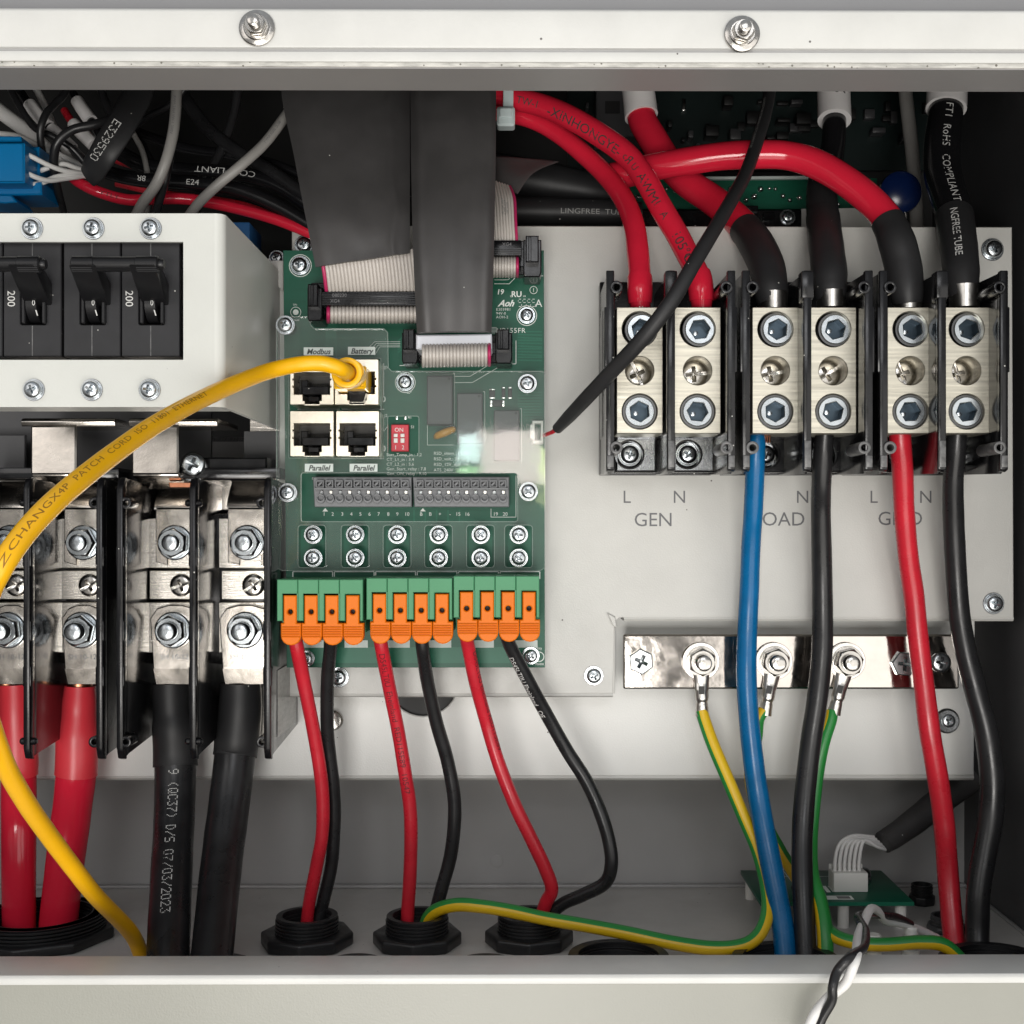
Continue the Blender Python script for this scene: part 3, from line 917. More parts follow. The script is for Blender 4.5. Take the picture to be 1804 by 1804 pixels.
for px in (57, 165, 266):
    screw(hc, 'sems', px, 403, yc, 19.5, 'zinc')
for px in (60, 162, 264):
    screw(hc, 'sems', px, 687, yc, 19.5, 'zinc')
for px, yy in ((130, -40), (328, -40)):
    o = P(px, 372, yy)
    part(hc, 'top_screw', MB().lathe((o.x, yy, z1), (0, 0, 1), [(3.4, 0), (3.3, 1.4), (2.2, 2.6), (0.6, 3.0)], 24), 'zinc')

yb = yc + 3.0


def breaker(label, xs, handle, nums):
    """xs: left seam, middle seam, right seam in pixels; one two-pole breaker."""
    t = T('circuit_breaker', label, 'circuit breaker', P(xs[1], 634, yb), 'breakers in the off-white housing')
    for i in range(2):
        a, c = xs[i], xs[i + 1]
        mid = (a + c) / 2
        wx0, wx1 = mid - 21, mid + 24
        body = MB().plate([[(a + 1, 424), (c - 1, 424), (c - 1, 628), (a + 1, 628)], rrect(wx0, 492, wx1, 572, 3)], yb, yb + 10, 0.25)
        po = part(t, 'pole_body', body, 'breaker_black')
        o = P(mid, 424, yb); z_a = o.z; z_b = P(mid, 492, yb).z
        part(po, 'seam_ridge', MB().plate([[(mid - 0.9, 426), (mid + 0.9, 426), (mid + 0.9, 490), (mid - 0.9, 490)], [(mid - 0.9, 574), (mid + 0.9, 574), (mid + 0.9, 627), (mid - 0.9, 627)]], yb - 0.12, yb + 0.1), 'worn_edge')
        part(po, 'well_floor', MB().plate([rrect(wx0 - 2, 490, wx1 + 2, 574, 2)], yb + 9, yb + 10.5), 'void')
        # drum that carries the 0 mark
        ce = P(mid + 4, 532, yb)
        k = s_at(yb)
        dm = MB().lathe((ce.x - 13 * k, yb + 4.0, ce.z), (1, 0, 0), [(6.0, 0), (6.4, 0.3), (6.4, 20 * k), (6.0, 21 * k)], 28)
        d = part(t, 'drum', dm, 'handle_black')
        tt = MB()
        if nums:
            tt.text('0', mid + 2, 533, yb - 2.55, 10, sx=0.8)
            tt.plate([[(mid + 5, 546), (mid + 7, 546), (mid + 10, 556), (mid + 8, 556)]], yb - 2.2, yb - 2.1)
        part(d, 'zero_mark', tt, 'print_white')
        part(t, 'well_cheek', MB().plate([rrect(wx0 + 1, 498, wx0 + 8, 570, 3)], yb - 1.5, yb + 6, 0.3).plate([rrect(wx1 - 8, 498, wx1 - 1, 570, 3)], yb - 1.5, yb + 6, 0.3), 'handle_black')
        # lever arm from the drum up to the tie bar
        zt, zb = P(0, 470, yb - 12).z, P(0, 520, yb - 3).z
        x0, x1 = P(wx0 - 3, 0, yb - 6).x, P(wx1 - 2, 0, yb - 6).x
        ar = MB().prism_x([(yb - 15, zt), (yb - 9, zt + 2), (yb + 3, zb + 3), (yb + 1, zb - 3), (yb - 4, zb - 1)], x0, x1)
        part(t, 'lever_arm', ar, 'handle_black', bevel=0.5)
        lab = MB()
        if i == 1:
            lab.text('200', a + 15, 526, yb - 0.06, 13.5, rot=-90, sx=1.0)
            part(po, 'rating_print', lab, 'print_white')
    hx0, hx1 = handle
    yh = yb - 15
    o0, o1 = P(hx0, 462, yh), P(hx1, 462, yh)
    kk = s_at(yh)
    h = MB().lathe((o0.x, yh + 3, o0.z), (1, 0, 0), [(12 * kk, 0), (14.5 * kk, 0.4), (14.5 * kk, 40 * kk), (13.4 * kk, 41 * kk), (13.4 * kk, (hx1 - hx0 - 41) * kk), (14.5 * kk, (hx1 - hx0 - 40) * kk), (14.5 * kk, (hx1 - hx0) * kk - 0.4), (12 * kk, (hx1 - hx0) * kk)], 28)
    hb = part(t, 'tie_bar', h, 'handle_black')
    gr = MB()
    for q in range(6):
        a = R(-20 - q * 16)
        zz = o0.z + math.sin(a) * 14.6 * kk; yy = yh + 3 - math.cos(a) * 14.6 * kk
        for c0, c1 in ((2, 38), (hx1 - hx0 - 38, hx1 - hx0 - 2)):
            gr.box(o0.x + c0 * kk, o0.x + c1 * kk, yy - 0.18, yy + 0.18, zz - 0.16, zz + 0.16)
    part(hb, 'grip_ribs', gr, 'handle_black')
    part(hb, 'end_cap', MB().lathe((o1.x, yh + 3, o1.z), (1, 0, 0), [(9.5 * kk, 0), (9.5 * kk, 1.0), (8 * kk, 1.5), (4 * kk, 1.5)], 24), 'handle_black')
    return t


breaker('black two pole breaker beside the screwed right edge of the off-white housing', (111, 213, 318), (121, 276), True)
breaker('black two pole breaker cut off by the picture edge', (-97, 5, 109), (-88, 66), True)

bb = T('blue_relay', 'blue plastic block tucked behind the breaker housing', 'relay', P(420, 465, 20))
part(bb, 'case', MB().box(P(392, 0, 8).x, P(440, 0, 8).x, 8, 30, P(0, 480, 8).z, P(0, 391, 8).z), 'blue_block', bevel=0.6)

# ================================================================ battery terminal blocks and nickel straps
yk = 6.0
kk_ = s_at(yk)
BZT, BZB = P(0, 842, -26).z, P(0, 1338, -26).z


def barrier_big(t, bx, i):
    xc = P(bx, 1000, -26).x
    poly = [(-26, BZT - 3), (-24, BZT - 0.5), (-21, BZT), (29.5, BZT - 2), (29.5, BZB + 4), (-18, BZB + 0.8), (-23, BZB), (-26, BZB + 3)]
    q = part(t, 'barrier', MB().prism_x(poly, xc - 0.75, xc + 0.75), 'black_gloss', bevel=0.25)
    w = 1.15
    rim = MB().prism_x([(-26.8, BZT - 4), (-25, BZT - 0.4), (-22, BZT + 0.5), (-22, BZB - 0.6), (-25.2, BZB + 0.2), (-26.8, BZB + 4)], xc - w, xc + w)
    for zz in (BZT - 24, BZT - 50, BZT - 66):
        rim.box(xc - w - 0.35, xc + w + 0.35, -26.5, -23, zz - 7, zz)
    part(q, 'rim', rim, 'black_plastic', bevel=0.4)
    for py in (886, 1307):
        o = P(bx, py, -26)
        if i == 1:
            part(q, 'pin', MB().lathe((o.x - 3.0, -24.5, o.z), (1, 0, 0), [(0.8, 0), (1.3, 0.6), (1.3, 5.4), (0.8, 6)], 16), 'black_plastic')
        else:
            o.x += 1.9 if i == 0 else -1.9
            part(q, 'boss', MB().ring(o, FRONT, 0.95, 2.0, -9, 0.6, 24), 'black_plastic', bevel=0.25)
    return q


def dc_block(label, bars, poles):
    t = T('battery_terminal_block', label, 'terminal block', P(sum(bars) / 3, 1340, 29), 'battery terminal blocks')
    xa, xb = P(bars[0], 0, -26).x, P(bars[2], 0, -26).x
    base = MB().box(xa, xb, 24, 29.8, P(0, 1180, yk).z, BZT + 1)
    base.box(xa + 1, xb - 1, 10, 24, P(0, 1152, yk).z, P(0, 905, yk).z)
    part(t, 'base', base, 'black_gloss', bevel=0.4)
    part(t, 'top_bridge', MB().box(xa - 1, xb + 1, -8, 22, BZT + 0.5, BZT + 4.5), 'black_gloss', bevel=0.5)
    for i, bx in enumerate(bars):
        q = barrier_big(t, bx, i)
    for pxc in poles:
        X0, X1 = pxc - 52, pxc + 50
        part(t, 'upper_plate', MB().plate([rrect(X0, 913, X1, 1001, 1)], yk, 10.2, 0.25), 'nickel_brushed')
        m = part(t, 'middle_plate', MB().plate([rrect(X0 + 5, 1005, X1, 1056, 1)], yk - 0.6, 10.2, 0.25), 'nickel_brushed')
        screw(m, 'slot', pxc + 10, 1031, yk - 0.6, 20, 'stainless', rot=rnd.uniform(-40, -20))
        part(t, 'lower_plate', MB().plate([rrect(X0, 1061, X1, 1150, 1)], yk, 10.2, 0.25), 'nickel_brushed')
        part(t, 'stud_nut', SCREW['nut_short'], 'blue_zinc', loc=P(pxc - 1, 956, yk - 1.9), rot=(0, rnd.uniform(0, 1), 0), scale=31 * kk_)
        part(t, 'stud_nut', SCREW['nut'], 'blue_zinc', loc=P(pxc - 5, 1110, yk - 3.4), rot=(0, rnd.uniform(0, 1), 0), scale=32 * kk_)
    return t


dc1 = dc_block('black two pole battery terminal block holding both thick red cables', (-80, 48, 176), (20, 149))
dc2 = dc_block('black two pole battery terminal block holding both thick black cables', (212, 340, 471), (310, 437))
st = MB()
xs_ = P(471, 0, -26).x + 0.85
st.box(xs_, xs_ + 0.12, -12, 24, P(0, 1290, 0).z, P(0, 1175, 0).z)
part(dc2, 'clear_sticker', st, 'sticker')


def strap(label, shelf, tab, tongues):
    t = T('bus_strap', label, 'bus bar', P(tab[0] + 40, 840, 0), 'nickel bus straps below the breaker housing')
    z_s = P(0, 742, -12).z
    a, c = P(shelf[0], 0, -12).x, P(shelf[1], 0, -12).x
    sh = MB().prism_x([(-12, z_s), (-10.5, z_s + 1.2), (22, z_s + 1.2), (22, z_s - 0.8), (-10.0, z_s - 0.8), (-11.2, z_s - 2)], a, c)
    part(t, 'shelf', sh, 'nickel', bevel=0.4)
    part(t, 'tab', MB().plate([rrect(tab[0], 750, tab[1], 836, 3)], -12.6, -10.6, 0.6), 'nickel')
    zt = P(0, 830, -12).z
    x0, x1 = P(tab[0] + 1, 0, -12).x, P(tab[1] - 1, 0, -12).x
    part(t, 'step', MB().prism_x([(-11, zt), (-11, zt - 1.8), (5, zt - 6), (5, zt - 3)], x0, x1), 'nickel', bevel=0.3)
    za, zb = P(0, 852, yk).z, P(0, 898, yk).z
    xx0, xx1 = P(tongues[0] - 40, 0, yk).x, P(tongues[-1] + 42, 0, yk).x
    part(t, 'crossbar', MB().box(xx0, xx1, 14, 16.5, zb, za + 4), 'nickel', bevel=0.4)
    for px in tongues:
        lo = px - 36
        hi = px + 42
        zq = P(0, 893, yk).z
        tg = MB().prism_x([(16, za + 1), (13, za + 1), (6, zq + 3), (4.4, zq), (4.4, zq - 1), (5.9, zq - 1), (7, zq), (15, zq + 4)], P(lo, 0, yk).x, P(hi, 0, yk).x)
        tg.plate([[(lo, 893), (hi, 893), (hi, 990), (px + 22, 996), (px + 22, 978), (px - 14, 978), (px - 14, 996), (lo, 990)]], 4.4, 5.9, 0.3)
        part(t, 'tongue', tg, 'nickel', bevel=0.0)
    return t


strap('nickel bus strap with a square tab, above the red battery cables', (36, 202), (54, 134), (20, 149))
strap('nickel bus strap with a square tab, beside the dark washer screw', (226, 382), (232, 314), (310, 437))

# dark bracket and screw between straps and board
bk = T('black_bracket', 'black plastic bracket with a steel washer screw under the breaker housing', 'bracket', P(420, 850, 10))
part(bk, 'body', MB().plate([[(352, 806), (470, 806), (470, 846), (330, 846), (330, 826)]], -4, 24, 0.6), 'black_gloss')
part(bk, 'spring_washer', MB().ring(P(341, 824, -4), FRONT, 2, 5.2, 0, 1.0, 24).ring(P(341, 822, -5.2), FRONT, 2, 4.8, 0, 1.0, 24).ring(P(341, 821, -6.6), FRONT, 2, 4.8, 0, 1.0, 24), 'steel_dark', bevel=0.2)
screw(bk, 'pan', 340, 818, -7.8, 22, 'blue_zinc')
part(bk, 'copper_strip', MB().plate([[(297, 850), (337, 850), (335, 859), (299, 859)]], -6, -4, 0.2), 'copper')
dp = T('dark_steel_sheet', 'dark grey steel sheet behind the nickel straps below the housing', 'plate', P(100, 900, 2))
part(dp, 'sheet', MB().plate([[(-140, 720), (372, 720), (372, 880), (-140, 880)]], 27, 29), 'dark_shade_paint')
part(dp, 'folded_edge', MB().plate([[(-60, 766), (44, 766), (44, 850), (-60, 850)]], 18, 20, 0.3), 'dark_shade_paint')

# ================================================================ green control board
pc = T('circuit_board', 'tall green control board with network jacks and grey terminal strips', 'circuit board', P(730, 1176, 0))
bo = MB().plate([[(499, 441), (958, 441), (960, 1176), (505, 1176)]], 0, 1.6, 0.1)
part(pc, 'board', bo, 'pcb')
cp = MB()
for x0, y0, x1, y1 in ((530, 932, 570, 1000), (606, 932, 646, 1000), (680, 932, 720, 1000), (753, 932, 793, 1000), (826, 932, 867, 1000), (895, 932, 935, 1000)):
    cp.plate([rrect(x0, y0, x1, y1, 4)], -0.06, 0)
cp.plate([rrect(520, 1140, 945, 1168, 3)], -0.06, 0)
for i in range(11):
    cp.plate([[(912, 583 + i * 5), (955, 583 + i * 5 + (i % 3)), (955, 585.5 + i * 5 + (i % 3)), (912, 585.5 + i * 5)]], -0.05, 0)
    cp.plate([[(912, 690 + i * 5), (956, 690 + i * 5), (956, 692.5 + i * 5), (912, 692.5 + i * 5)]], -0.05, 0)
for i in range(5):
    cp.plate([[(573 + i * 4, 560), (575.5 + i * 4, 560), (577.5 + i * 4, 640), (575 + i * 4, 640)]], -0.05, 0)
    cp.plate([[(728 + i * 20, 898), (730.5 + i * 20, 898), (730.5 + i * 20, 920), (728 + i * 20, 920)]], -0.05, 0)
    cp.plate([[(700, 600 + i * 5), (712, 590 + i * 5), (714, 592 + i * 5), (702, 602 + i * 5)]], -0.05, 0)
part(pc, 'copper_pours', cp, 'pcb_copper', kind='stuff')


def line(mb, pts, w, y, closed=False):
    q = pts + ([pts[0]] if closed else [])
    for (a, b_), (c, d) in zip(q[:-1], q[1:]):
        L = math.hypot(c - a, d - b_) or 1
        nx, ny = -(d - b_) / L * w / 2, (c - a) / L * w / 2
        v = [P(a + nx, b_ + ny, y), P(c + nx, d + ny, y), P(c - nx, d - ny, y), P(a - nx, b_ - ny, y)]
        mb.add(v, [(0, 1, 2, 3)])


sk = MB()
ys = -0.10
sk.text('19', 881, 514, ys, 9, shear=0.15, off=0.02)
sk.text('c', 900, 521, ys, 5); sk.text('RU', 910, 518, ys, 10, sx=-1.0 * 0 + 1.0, off=0.02); sk.text('us', 924, 521, ys, 4)
sk.text('1', 940, 511, ys, 7)
sk.plate([circ(940, 511, 7, 20), circ(940, 511, 6, 20)], ys - 0.02, ys + 0.02)
sk.text('Aoh', 891, 534, ys, 11, shear=0.45, off=0.03)
sk.text('A', 949, 534, ys, 13)
for i in range(4):
    cx_ = 916 + i * 8
    for dy in (-7, -1, 6):
        line(sk, [(cx_ - 2, 534 + dy), (cx_ + 2, 534 + dy)], 0.9, ys)
    line(sk, [(cx_ - 3, 529), (cx_ - 3, 531)], 0.8, ys); line(sk, [(cx_ + 3, 536), (cx_ + 3, 539)], 0.8, ys)
sk.text('E303981', 874, 545, ys, 4.6, align='LEFT', spacing=1.15)
sk.text('94V-0', 874, 552, ys, 4.6, align='LEFT', spacing=1.1)
sk.text('AOH-2', 874, 558.5, ys, 4.6, align='LEFT', spacing=1.1)
sk.text('NP155FR', 874, 582, ys, 8.6, align='LEFT', spacing=1.12)
for i in range(5):
    line(sk, [(866, 577 + i * 2.4), (875, 577 + i * 2.4)], 0.8, ys)
sk.text('TP1', 520, 537, ys, 3.4); sk.text('MARK', 522, 564, ys, 3)
sk.plate([circ(521, 550, 9.5, 24), circ(521, 550, 8.6, 24)], ys - 0.02, ys + 0.02)
sk.plate([circ(521, 550, 5, 20)], ys - 0.02, ys + 0.02)
sk.text('TP2', 950, 1143, ys, 4); sk.text('MARK', 951, 1170, ys, 4)
sk.plate([circ(950, 1157, 9, 24), circ(950, 1157, 7.6, 24)], ys - 0.02, ys + 0.02)
for cx_, cy_, r_ in ((529, 468, 20), (928, 556, 18), (714, 674, 18)):
    sk.plate([circ(cx_, cy_, r_, 28), circ(cx_, cy_, r_ - 1.2, 28)], ys - 0.02, ys + 0.02)
line(sk, [(543, 565), (727, 565)], 1.0, ys)
line(sk, [(704, 644), (909, 641), (909, 600)], 1.2, ys)
line(sk, [(913, 486), (957, 486)], 1.2, ys)
line(sk, [(871, 500), (897, 500), (907, 490), (907, 484)], 1.0, ys); line(sk, [(871, 493), (895, 493), (903, 486)], 0.8, ys)
for i in range(4):
    line(sk, [(645 + i * 5, 617 + i * 3), (660 + i * 3, 602 + i * 3), (705, 602 + i * 3)], 0.7, ys)
line(sk, [(800, 663), (828, 663), (866, 640)], 0.9, ys); line(sk, [(800, 674), (832, 674), (890, 640)], 0.9, ys)
line(sk, [(524, 721), (598, 721)], 1.0, ys); line(sk, [(602, 721), (677, 721)], 1.0, ys)
line(sk, [(601, 808), (676, 808), (676, 803)], 0.9, ys)
line(sk, [(676, 640), (676, 700)], 0.9, ys); line(sk, [(676, 736), (676, 758)], 0.9, ys)
line(sk, [(671, 752), (676, 760), (682, 752)], 0.9, ys)
sk.text('LJJ5', 678, 647, ys, 5); sk.text('J2', 680, 732, ys, 5)
sk.text('0', 676, 703, ys, 10, off=0.03); sk.text('0', 676, 790, ys, 10, off=0.03)
sk.text('R1', 722, 735, ys, 4.5); sk.text('S1', 727, 752, ys, 5)
for i, s_ in enumerate(('Batt_Temp_in : 1,2', 'CT_L1_in : 3,4', 'CT_L2_in : 5,6', 'Gen_Start_relay : 7,8', 'Gen_ON_relay : 9,10')):
    sk.text(s_, 681, 801 + i * 8.3, ys, 5.4, align='LEFT', spacing=1.04)
for i, s_ in enumerate(('RSD_short : 11,12', 'RSD_volt : 13', 'RSD_12V_out : 14', 'ATS_240V : 17,18')):
    sk.text(s_, 764, 798.5 + i * 9.8, ys, 5.4, align='LEFT', spacing=1.04)
for s_, px in zip(('1', '2', '3', '4', '5', '6', '7', '8', '9', '10', 'B', 'B', '+', '-', '15', '16', '19', '20'),
                  (571, 586, 603, 619, 635, 651, 667, 684, 700, 717, 742, 758, 775, 793, 807, 823, 873, 890)):
    sk.text(s_, px, 905.5, ys, 6.2)
for px in (573, 745):
    a, c, d = P(px - 5, 902 - 1, ys), P(px + 5, 902 - 1, ys), P(px, 895, ys)
    sk.add([a, c, d], [(0, 1, 2)])
line(sk, [(865, 896), (865, 911), (909, 911), (909, 838)], 0.9, ys)
line(sk, [(531, 918), (531, 835)], 0.8, ys)
for i in range(6):
    x0 = 516 + i * 73
    line(sk, [(x0, 1020), (x0, 1007), (x0 + 70, 1007), (x0 + 70, 1020)], 1.6, ys)
for x0, x1 in ((754, 800), (806, 853), (871, 918)):
    y0 = {754: 660, 806: 692, 871: 722}[x0]
    line(sk, [(x1 - 2, y0 - 2), (x1 + 1, y0 - 2), (x1 + 1, y0 + 92)], 0.7, ys)
line(sk, [(753, 749), (753, 784), (800, 784)], 0.7, ys)
sk.text('0', 551, 843, ys, 4)
part(pc, 'silkscreen', sk, 'silk', kind='stuff')
wh = MB()
for px in (548, 626, 700, 773, 848, 925):
    wh.plate([rrect(px - 19, 1128, px + 22, 1141, 0)], ys - 0.02, ys + 0.02)
part(pc, 'white_print_boxes', wh, 'label_grey')
for px, py, r_ in ((529, 468, 17.5), (928, 556, 15), (935, 1155, 15.5), (541, 1160, 14), (714, 674, 16)):
    screw(pc, 'sems', px, py, -0.15, r_, 'zinc')
for px in (550, 626, 700, 773, 847, 914):
    for py in (942, 983):
        sx_ = px + (2 if px < 600 else 0)
        screw(pc, 'sems', sx_, py, -6.6, 16.5, 'zinc', name='terminal_screw')

# network jacks
yj = -15.0


def jack(x0, y0, x1, y1, nm):
    w = x1 - x0
    def X(f): return x0 + w * f
    cav = [(X(.09), y0 + 22), (X(.91), y0 + 22), (X(.91), y0 + 33), (X(.94), y0 + 33), (X(.94), y0 + 36), (X(.91), y0 + 36), (X(.91), y0 + 46), (X(.94), y0 + 46), (X(.94), y0 + 49), (X(.91), y0 + 49),
           (X(.91), y0 + 61), (X(.72), y0 + 61), (X(.72), y0 + 72), (X(.67), y0 + 72), (X(.67), y0 + 79.5), (X(.34), y0 + 79.5), (X(.34), y0 + 72), (X(.29), y0 + 72), (X(.29), y0 + 61),
           (X(.09), y0 + 61), (X(.09), y0 + 49), (X(.06), y0 + 49), (X(.06), y0 + 46), (X(.09), y0 + 46), (X(.09), y0 + 36), (X(.06), y0 + 36), (X(.06), y0 + 33), (X(.09), y0 + 33)]
    j = part(pc, 'network_jack', MB().plate([rrect(x0, y0, x1, y1, 1.5), cav], yj, 0, 0.15), 'jack_shell')
    part(j, 'insert', MB().plate([rrect(x0 + 4, y0 + 15, x1 - 4, y1 - 0.8, 0)], -4, -0.3, yref=yj), 'void')
    part(j, 'tongue_block', MB().plate([rrect(X(.25), y0 + 46, X(.86), y0 + 60, 0)], yj + 2.2, -4, 0.2, yref=yj), 'black_plastic')
    part(j, 'corner_block', MB().plate([rrect(X(.22), y0 + 34, X(.38), y0 + 60, 1)], yj + 3, -4, 0.3, yref=yj), 'black_plastic')
    part(j, 'latch_step', MB().plate([rrect(X(.38), y0 + 63, X(.63), y0 + 72, 0)], yj + 3, -4, 0.2, yref=yj), 'black_plastic')
    ct = MB()
    for i in range(8):
        fx = X(.42) + i * w * 0.058
        a, c = P(fx, y0 + 36, yj), P(fx, y0 + 47, yj)
        ct.prism_x([(yj + 4, c.z), (yj + 4.6, c.z), (-4, a.z), (-5, a.z)], a.x - 0.18, a.x + 0.18)
    part(j, 'contacts', ct, 'steel_dark')
    return j


jack(511, 634, 588, 713, 'Modbus'); jack(590, 633, 667, 713, 'Battery')
jack(511, 724, 588, 804, 'Parallel'); jack(592, 724, 668, 804, 'Parallel')

# dip switch, relays and small parts
d = part(pc, 'dip_switch', MB().plate([rrect(689, 748, 720, 795, 1)], -3.2, 0, 0.2), 'dip_red')
dt = MB().text('ON', 703, 757, -3.26, 7).text('1', 697, 788, -3.26, 7).text('2', 710, 788, -3.26, 7)
part(d, 'switch_print', dt, 'silk')
for px in (697, 709):
    part(d, 'slider', MB().pbox(px - 3.5, 764, px + 3.5, 770, -4.0, -3.0).pbox(px - 3.5, 772, px + 3.5, 780, -4.3, -3.0), 'white_plastic', bevel=0.15)
for x0, y0, x1, y1 in ((752, 662, 797, 748), (805, 693, 850, 781), (870, 723, 915, 811)):
    r_ = part(pc, 'relay', MB().plate([rrect(x0, y0, x1, y1, 1)], -6.5, 0, 0.3), 'relay')
    part(r_, 'polarity_dot', MB().plate([circ(x1 - 6, y0 + 5, 2.4, 14)], -6.56, -6.5), 'void')
oc = P(781, 763, -3)
dcap = MB()
pth = Path([(766, 771, -0.5, 3), (772, 767, -3, 6.5), (784, 762, -4, 7), (797, 757, -3, 6), (800, 756, -2, 3)])
dcap.sweep(pth, 14)
part(pc, 'disc_capacitor', dcap, 'orange_cap')
sm = MB()
for x0, y0, x1, y1 in ((862, 687, 872, 700), (884, 684, 890, 700), (895, 684, 902, 700), (867, 705, 885, 716)):
    sm.pbox(x0, y0, x1, y1, -0.9, 0)
part(pc, 'chip_resistors', sm, 'void', bevel=0.08)
sm = MB()
for x0, y0, x1, y1 in ((862, 685, 872, 688), (862, 699, 872, 702), (884, 682, 890, 685), (884, 699, 890, 702), (895, 682, 902, 685), (895, 699, 902, 702), (863, 705, 868, 716), (884, 705, 889, 716), (697, 733, 701, 739), (712, 733, 716, 739)):
    sm.pbox(x0, y0, x1, y1, -0.8, 0)
part(pc, 'solder_ends', sm, 'solder', bevel=0.1)
wc = part(pc, 'wire_socket', MB().plate([[(938, 741), (957, 741), (957, 781), (938, 781), (938, 773), (934, 773), (934, 748), (938, 748)], rrect(942, 746, 953, 776)], -6, 0, 0.2), 'white_plastic')

# grey spring terminal strips
yt = -9.0
for x0, x1 in ((551, 725), (727, 897)):
    n_ = 10
    st_ = part(pc, 'terminal_strip', MB().plate([[(x0, 840), (x1, 840), (x1, 893), (x0 + 3, 893)]], yt + 2.5, 0, 0.3), 'grey_plastic')
    w = (x1 - x0 - 8) / n_
    for i in range(n_):
        a = x0 + 6 + i * w
        part(st_, 'push_button', MB().plate([[(a, 846), (a + w - 3, 846), (a + w - 3, 859), (a, 859)], [(a + 1.8, 848.5), (a + w - 5, 848.5), (a + w - 5, 857), (a + 1.8, 857)]], yt - 0.3, yt + 2.4, 0.1, yref=yt).plate([[(a + 2, 854), (a + w - 8, 848.4), (a + w - 6, 850), (a + 4, 857)]], yt + 0.6, yt + 2.4, 0, yref=yt), 'grey_plastic')
        part(st_, 'wire_funnel', MB().plate([circ(a + w / 2 - 1, 879, w * 0.45, 18), circ(a + w / 2 - 1, 876.5, w * 0.33, 16)], yt + 0.4, yt + 2.4, 0.15, yref=yt).plate([circ(a + w / 2 - 1, 876.5, w * 0.36, 14)], yt + 2.2, yt + 2.45, 0, yref=yt), 'grey_plastic')
        part(st_, 'spring_clip', MB().plate([rrect(a + w / 2 - 3, 864, a + w / 2 + 2.5, 870, 1)], yt + 1.6, yt + 2.45, 0.1, yref=yt), 'tinned' if i % 2 else 'steel_dark')
    part(st_, 'rib', MB().plate([[(x0 + 2, 859.5), (x1 - 2, 859.5), (x1 - 2, 862.5), (x0 + 2, 862.5)]], yt + 0.2, yt + 2.4, 0.1, yref=yt), 'grey_plastic')

# ribbon headers soldered to the board
def header(x0, x1, ya, yb_, latches, py0, py1, depth):
    h = part(pc, 'ribbon_header', MB().plate([rrect(x0, ya, x1, yb_, 2)], -7, 0, 0.3), 'black_plastic')
    for lx0, lx1, sgn in latches:
        q = MB().plate([[(lx0, py0), (lx1, py0), (lx1, py1 - 8), (lx1 - 3, py1), (lx0 + 2, py1), (lx0, py1 - 6)]], depth + 4, 0, 0.4, yref=depth)
        q.plate([[(lx0 + 4, py0 - 3), (lx1 - 5, py0 - 3), (lx1 - 5, py1 - 22), (lx0 + 4, py1 - 22)]], depth, -2, 0.4)
        q.plate([[(lx0 + 9, py0 - 1), (lx0 + 14, py0 - 1), (lx0 + 14, py1 - 24), (lx0 + 9, py1 - 24)]], depth - 1.2, -2, 0.2)
        q.plate([rrect(lx0 - (6 if sgn > 0 else -6), py0 + 20, lx1 + (0 if sgn > 0 else 4), py1 - 14, 2)], depth + 6, 0, 0.3)
        part(h, 'latch', q, 'black_plastic')
    return h


header(548, 742, 498, 564, ((538, 565, -1),), 503, 562, -19)
header(712, 900, 590, 640, ((706, 735, -1), (872, 902, 1)), 583, 638, -19)
header(860, 950, 424, 484, ((922, 954, 1),), 418, 484, -19)

# ================================================================ clear cover over the board
ya = -11.0
ac = T('clear_cover', 'clear acrylic cover sheet screwed over the green control board', 'cover', P(720, 1003, ya))
outl = [(487, 1000), (487, 566), (492, 558), (545, 558), (547, 572), (553, 579), (676, 579), (683, 586), (684, 648), (690, 654), (956, 654), (960, 658), (960, 1000), (952, 1005), (497, 1005)]
holes = [rrect(509, 631, 671, 807, 2), rrect(683, 733, 738, 803, 4), rrect(530, 833, 912, 919, 5), circ(714, 674, 18, 24)]
for px in (550, 626, 700, 773, 847, 914):
    holes.append(rrect(px - 25, 925, px + 24, 1000, 6))
sheet = MB().plate([outl] + holes, ya, ya + 2.0, 0.0)
part(ac, 'sheet', sheet, 'acrylic')
ed = MB()
for lp_ in [outl] + holes:
    line(ed, [(x, y) for x, y in lp_], 1.3, ya - 0.03, True)
part(ac, 'polished_edge', ed, 'acrylic_edge')
for px, py in ((503, 573), (929, 676), (507, 868), (931, 866)):
    screw(ac, 'sems', px, py, ya - 0.1, 17, 'zinc')
    o = P(px, py, ya + 2.1)
    part(ac, 'standoff', MB().lathe((o.x, 0, o.z), FRONT, [(2.6, 0.0), (2.6, -(ya + 2.1))], 20), 'acrylic_edge')
for s_, x0, x1, y0 in (('Modbus', 535, 587, 612), ('Battery', 613, 661, 611), ('Parallel', 537, 587, 817), ('Parallel', 616, 665, 817)):
    q = part(ac, 'printed_label', MB().plate([rrect(x0, y0, x1, y0 + 14, 0)], ya - 0.05, ya - 0.02), 'label_grey')
    part(q, 'label_text', MB().text(s_, (x0 + x1) / 2, y0 + 7.2, ya - 0.09, 9.4, shear=0.25, off=0.028, sx=0.96), 'label_text')

# ================================================================ green lever terminal plugs
yg = -30.0


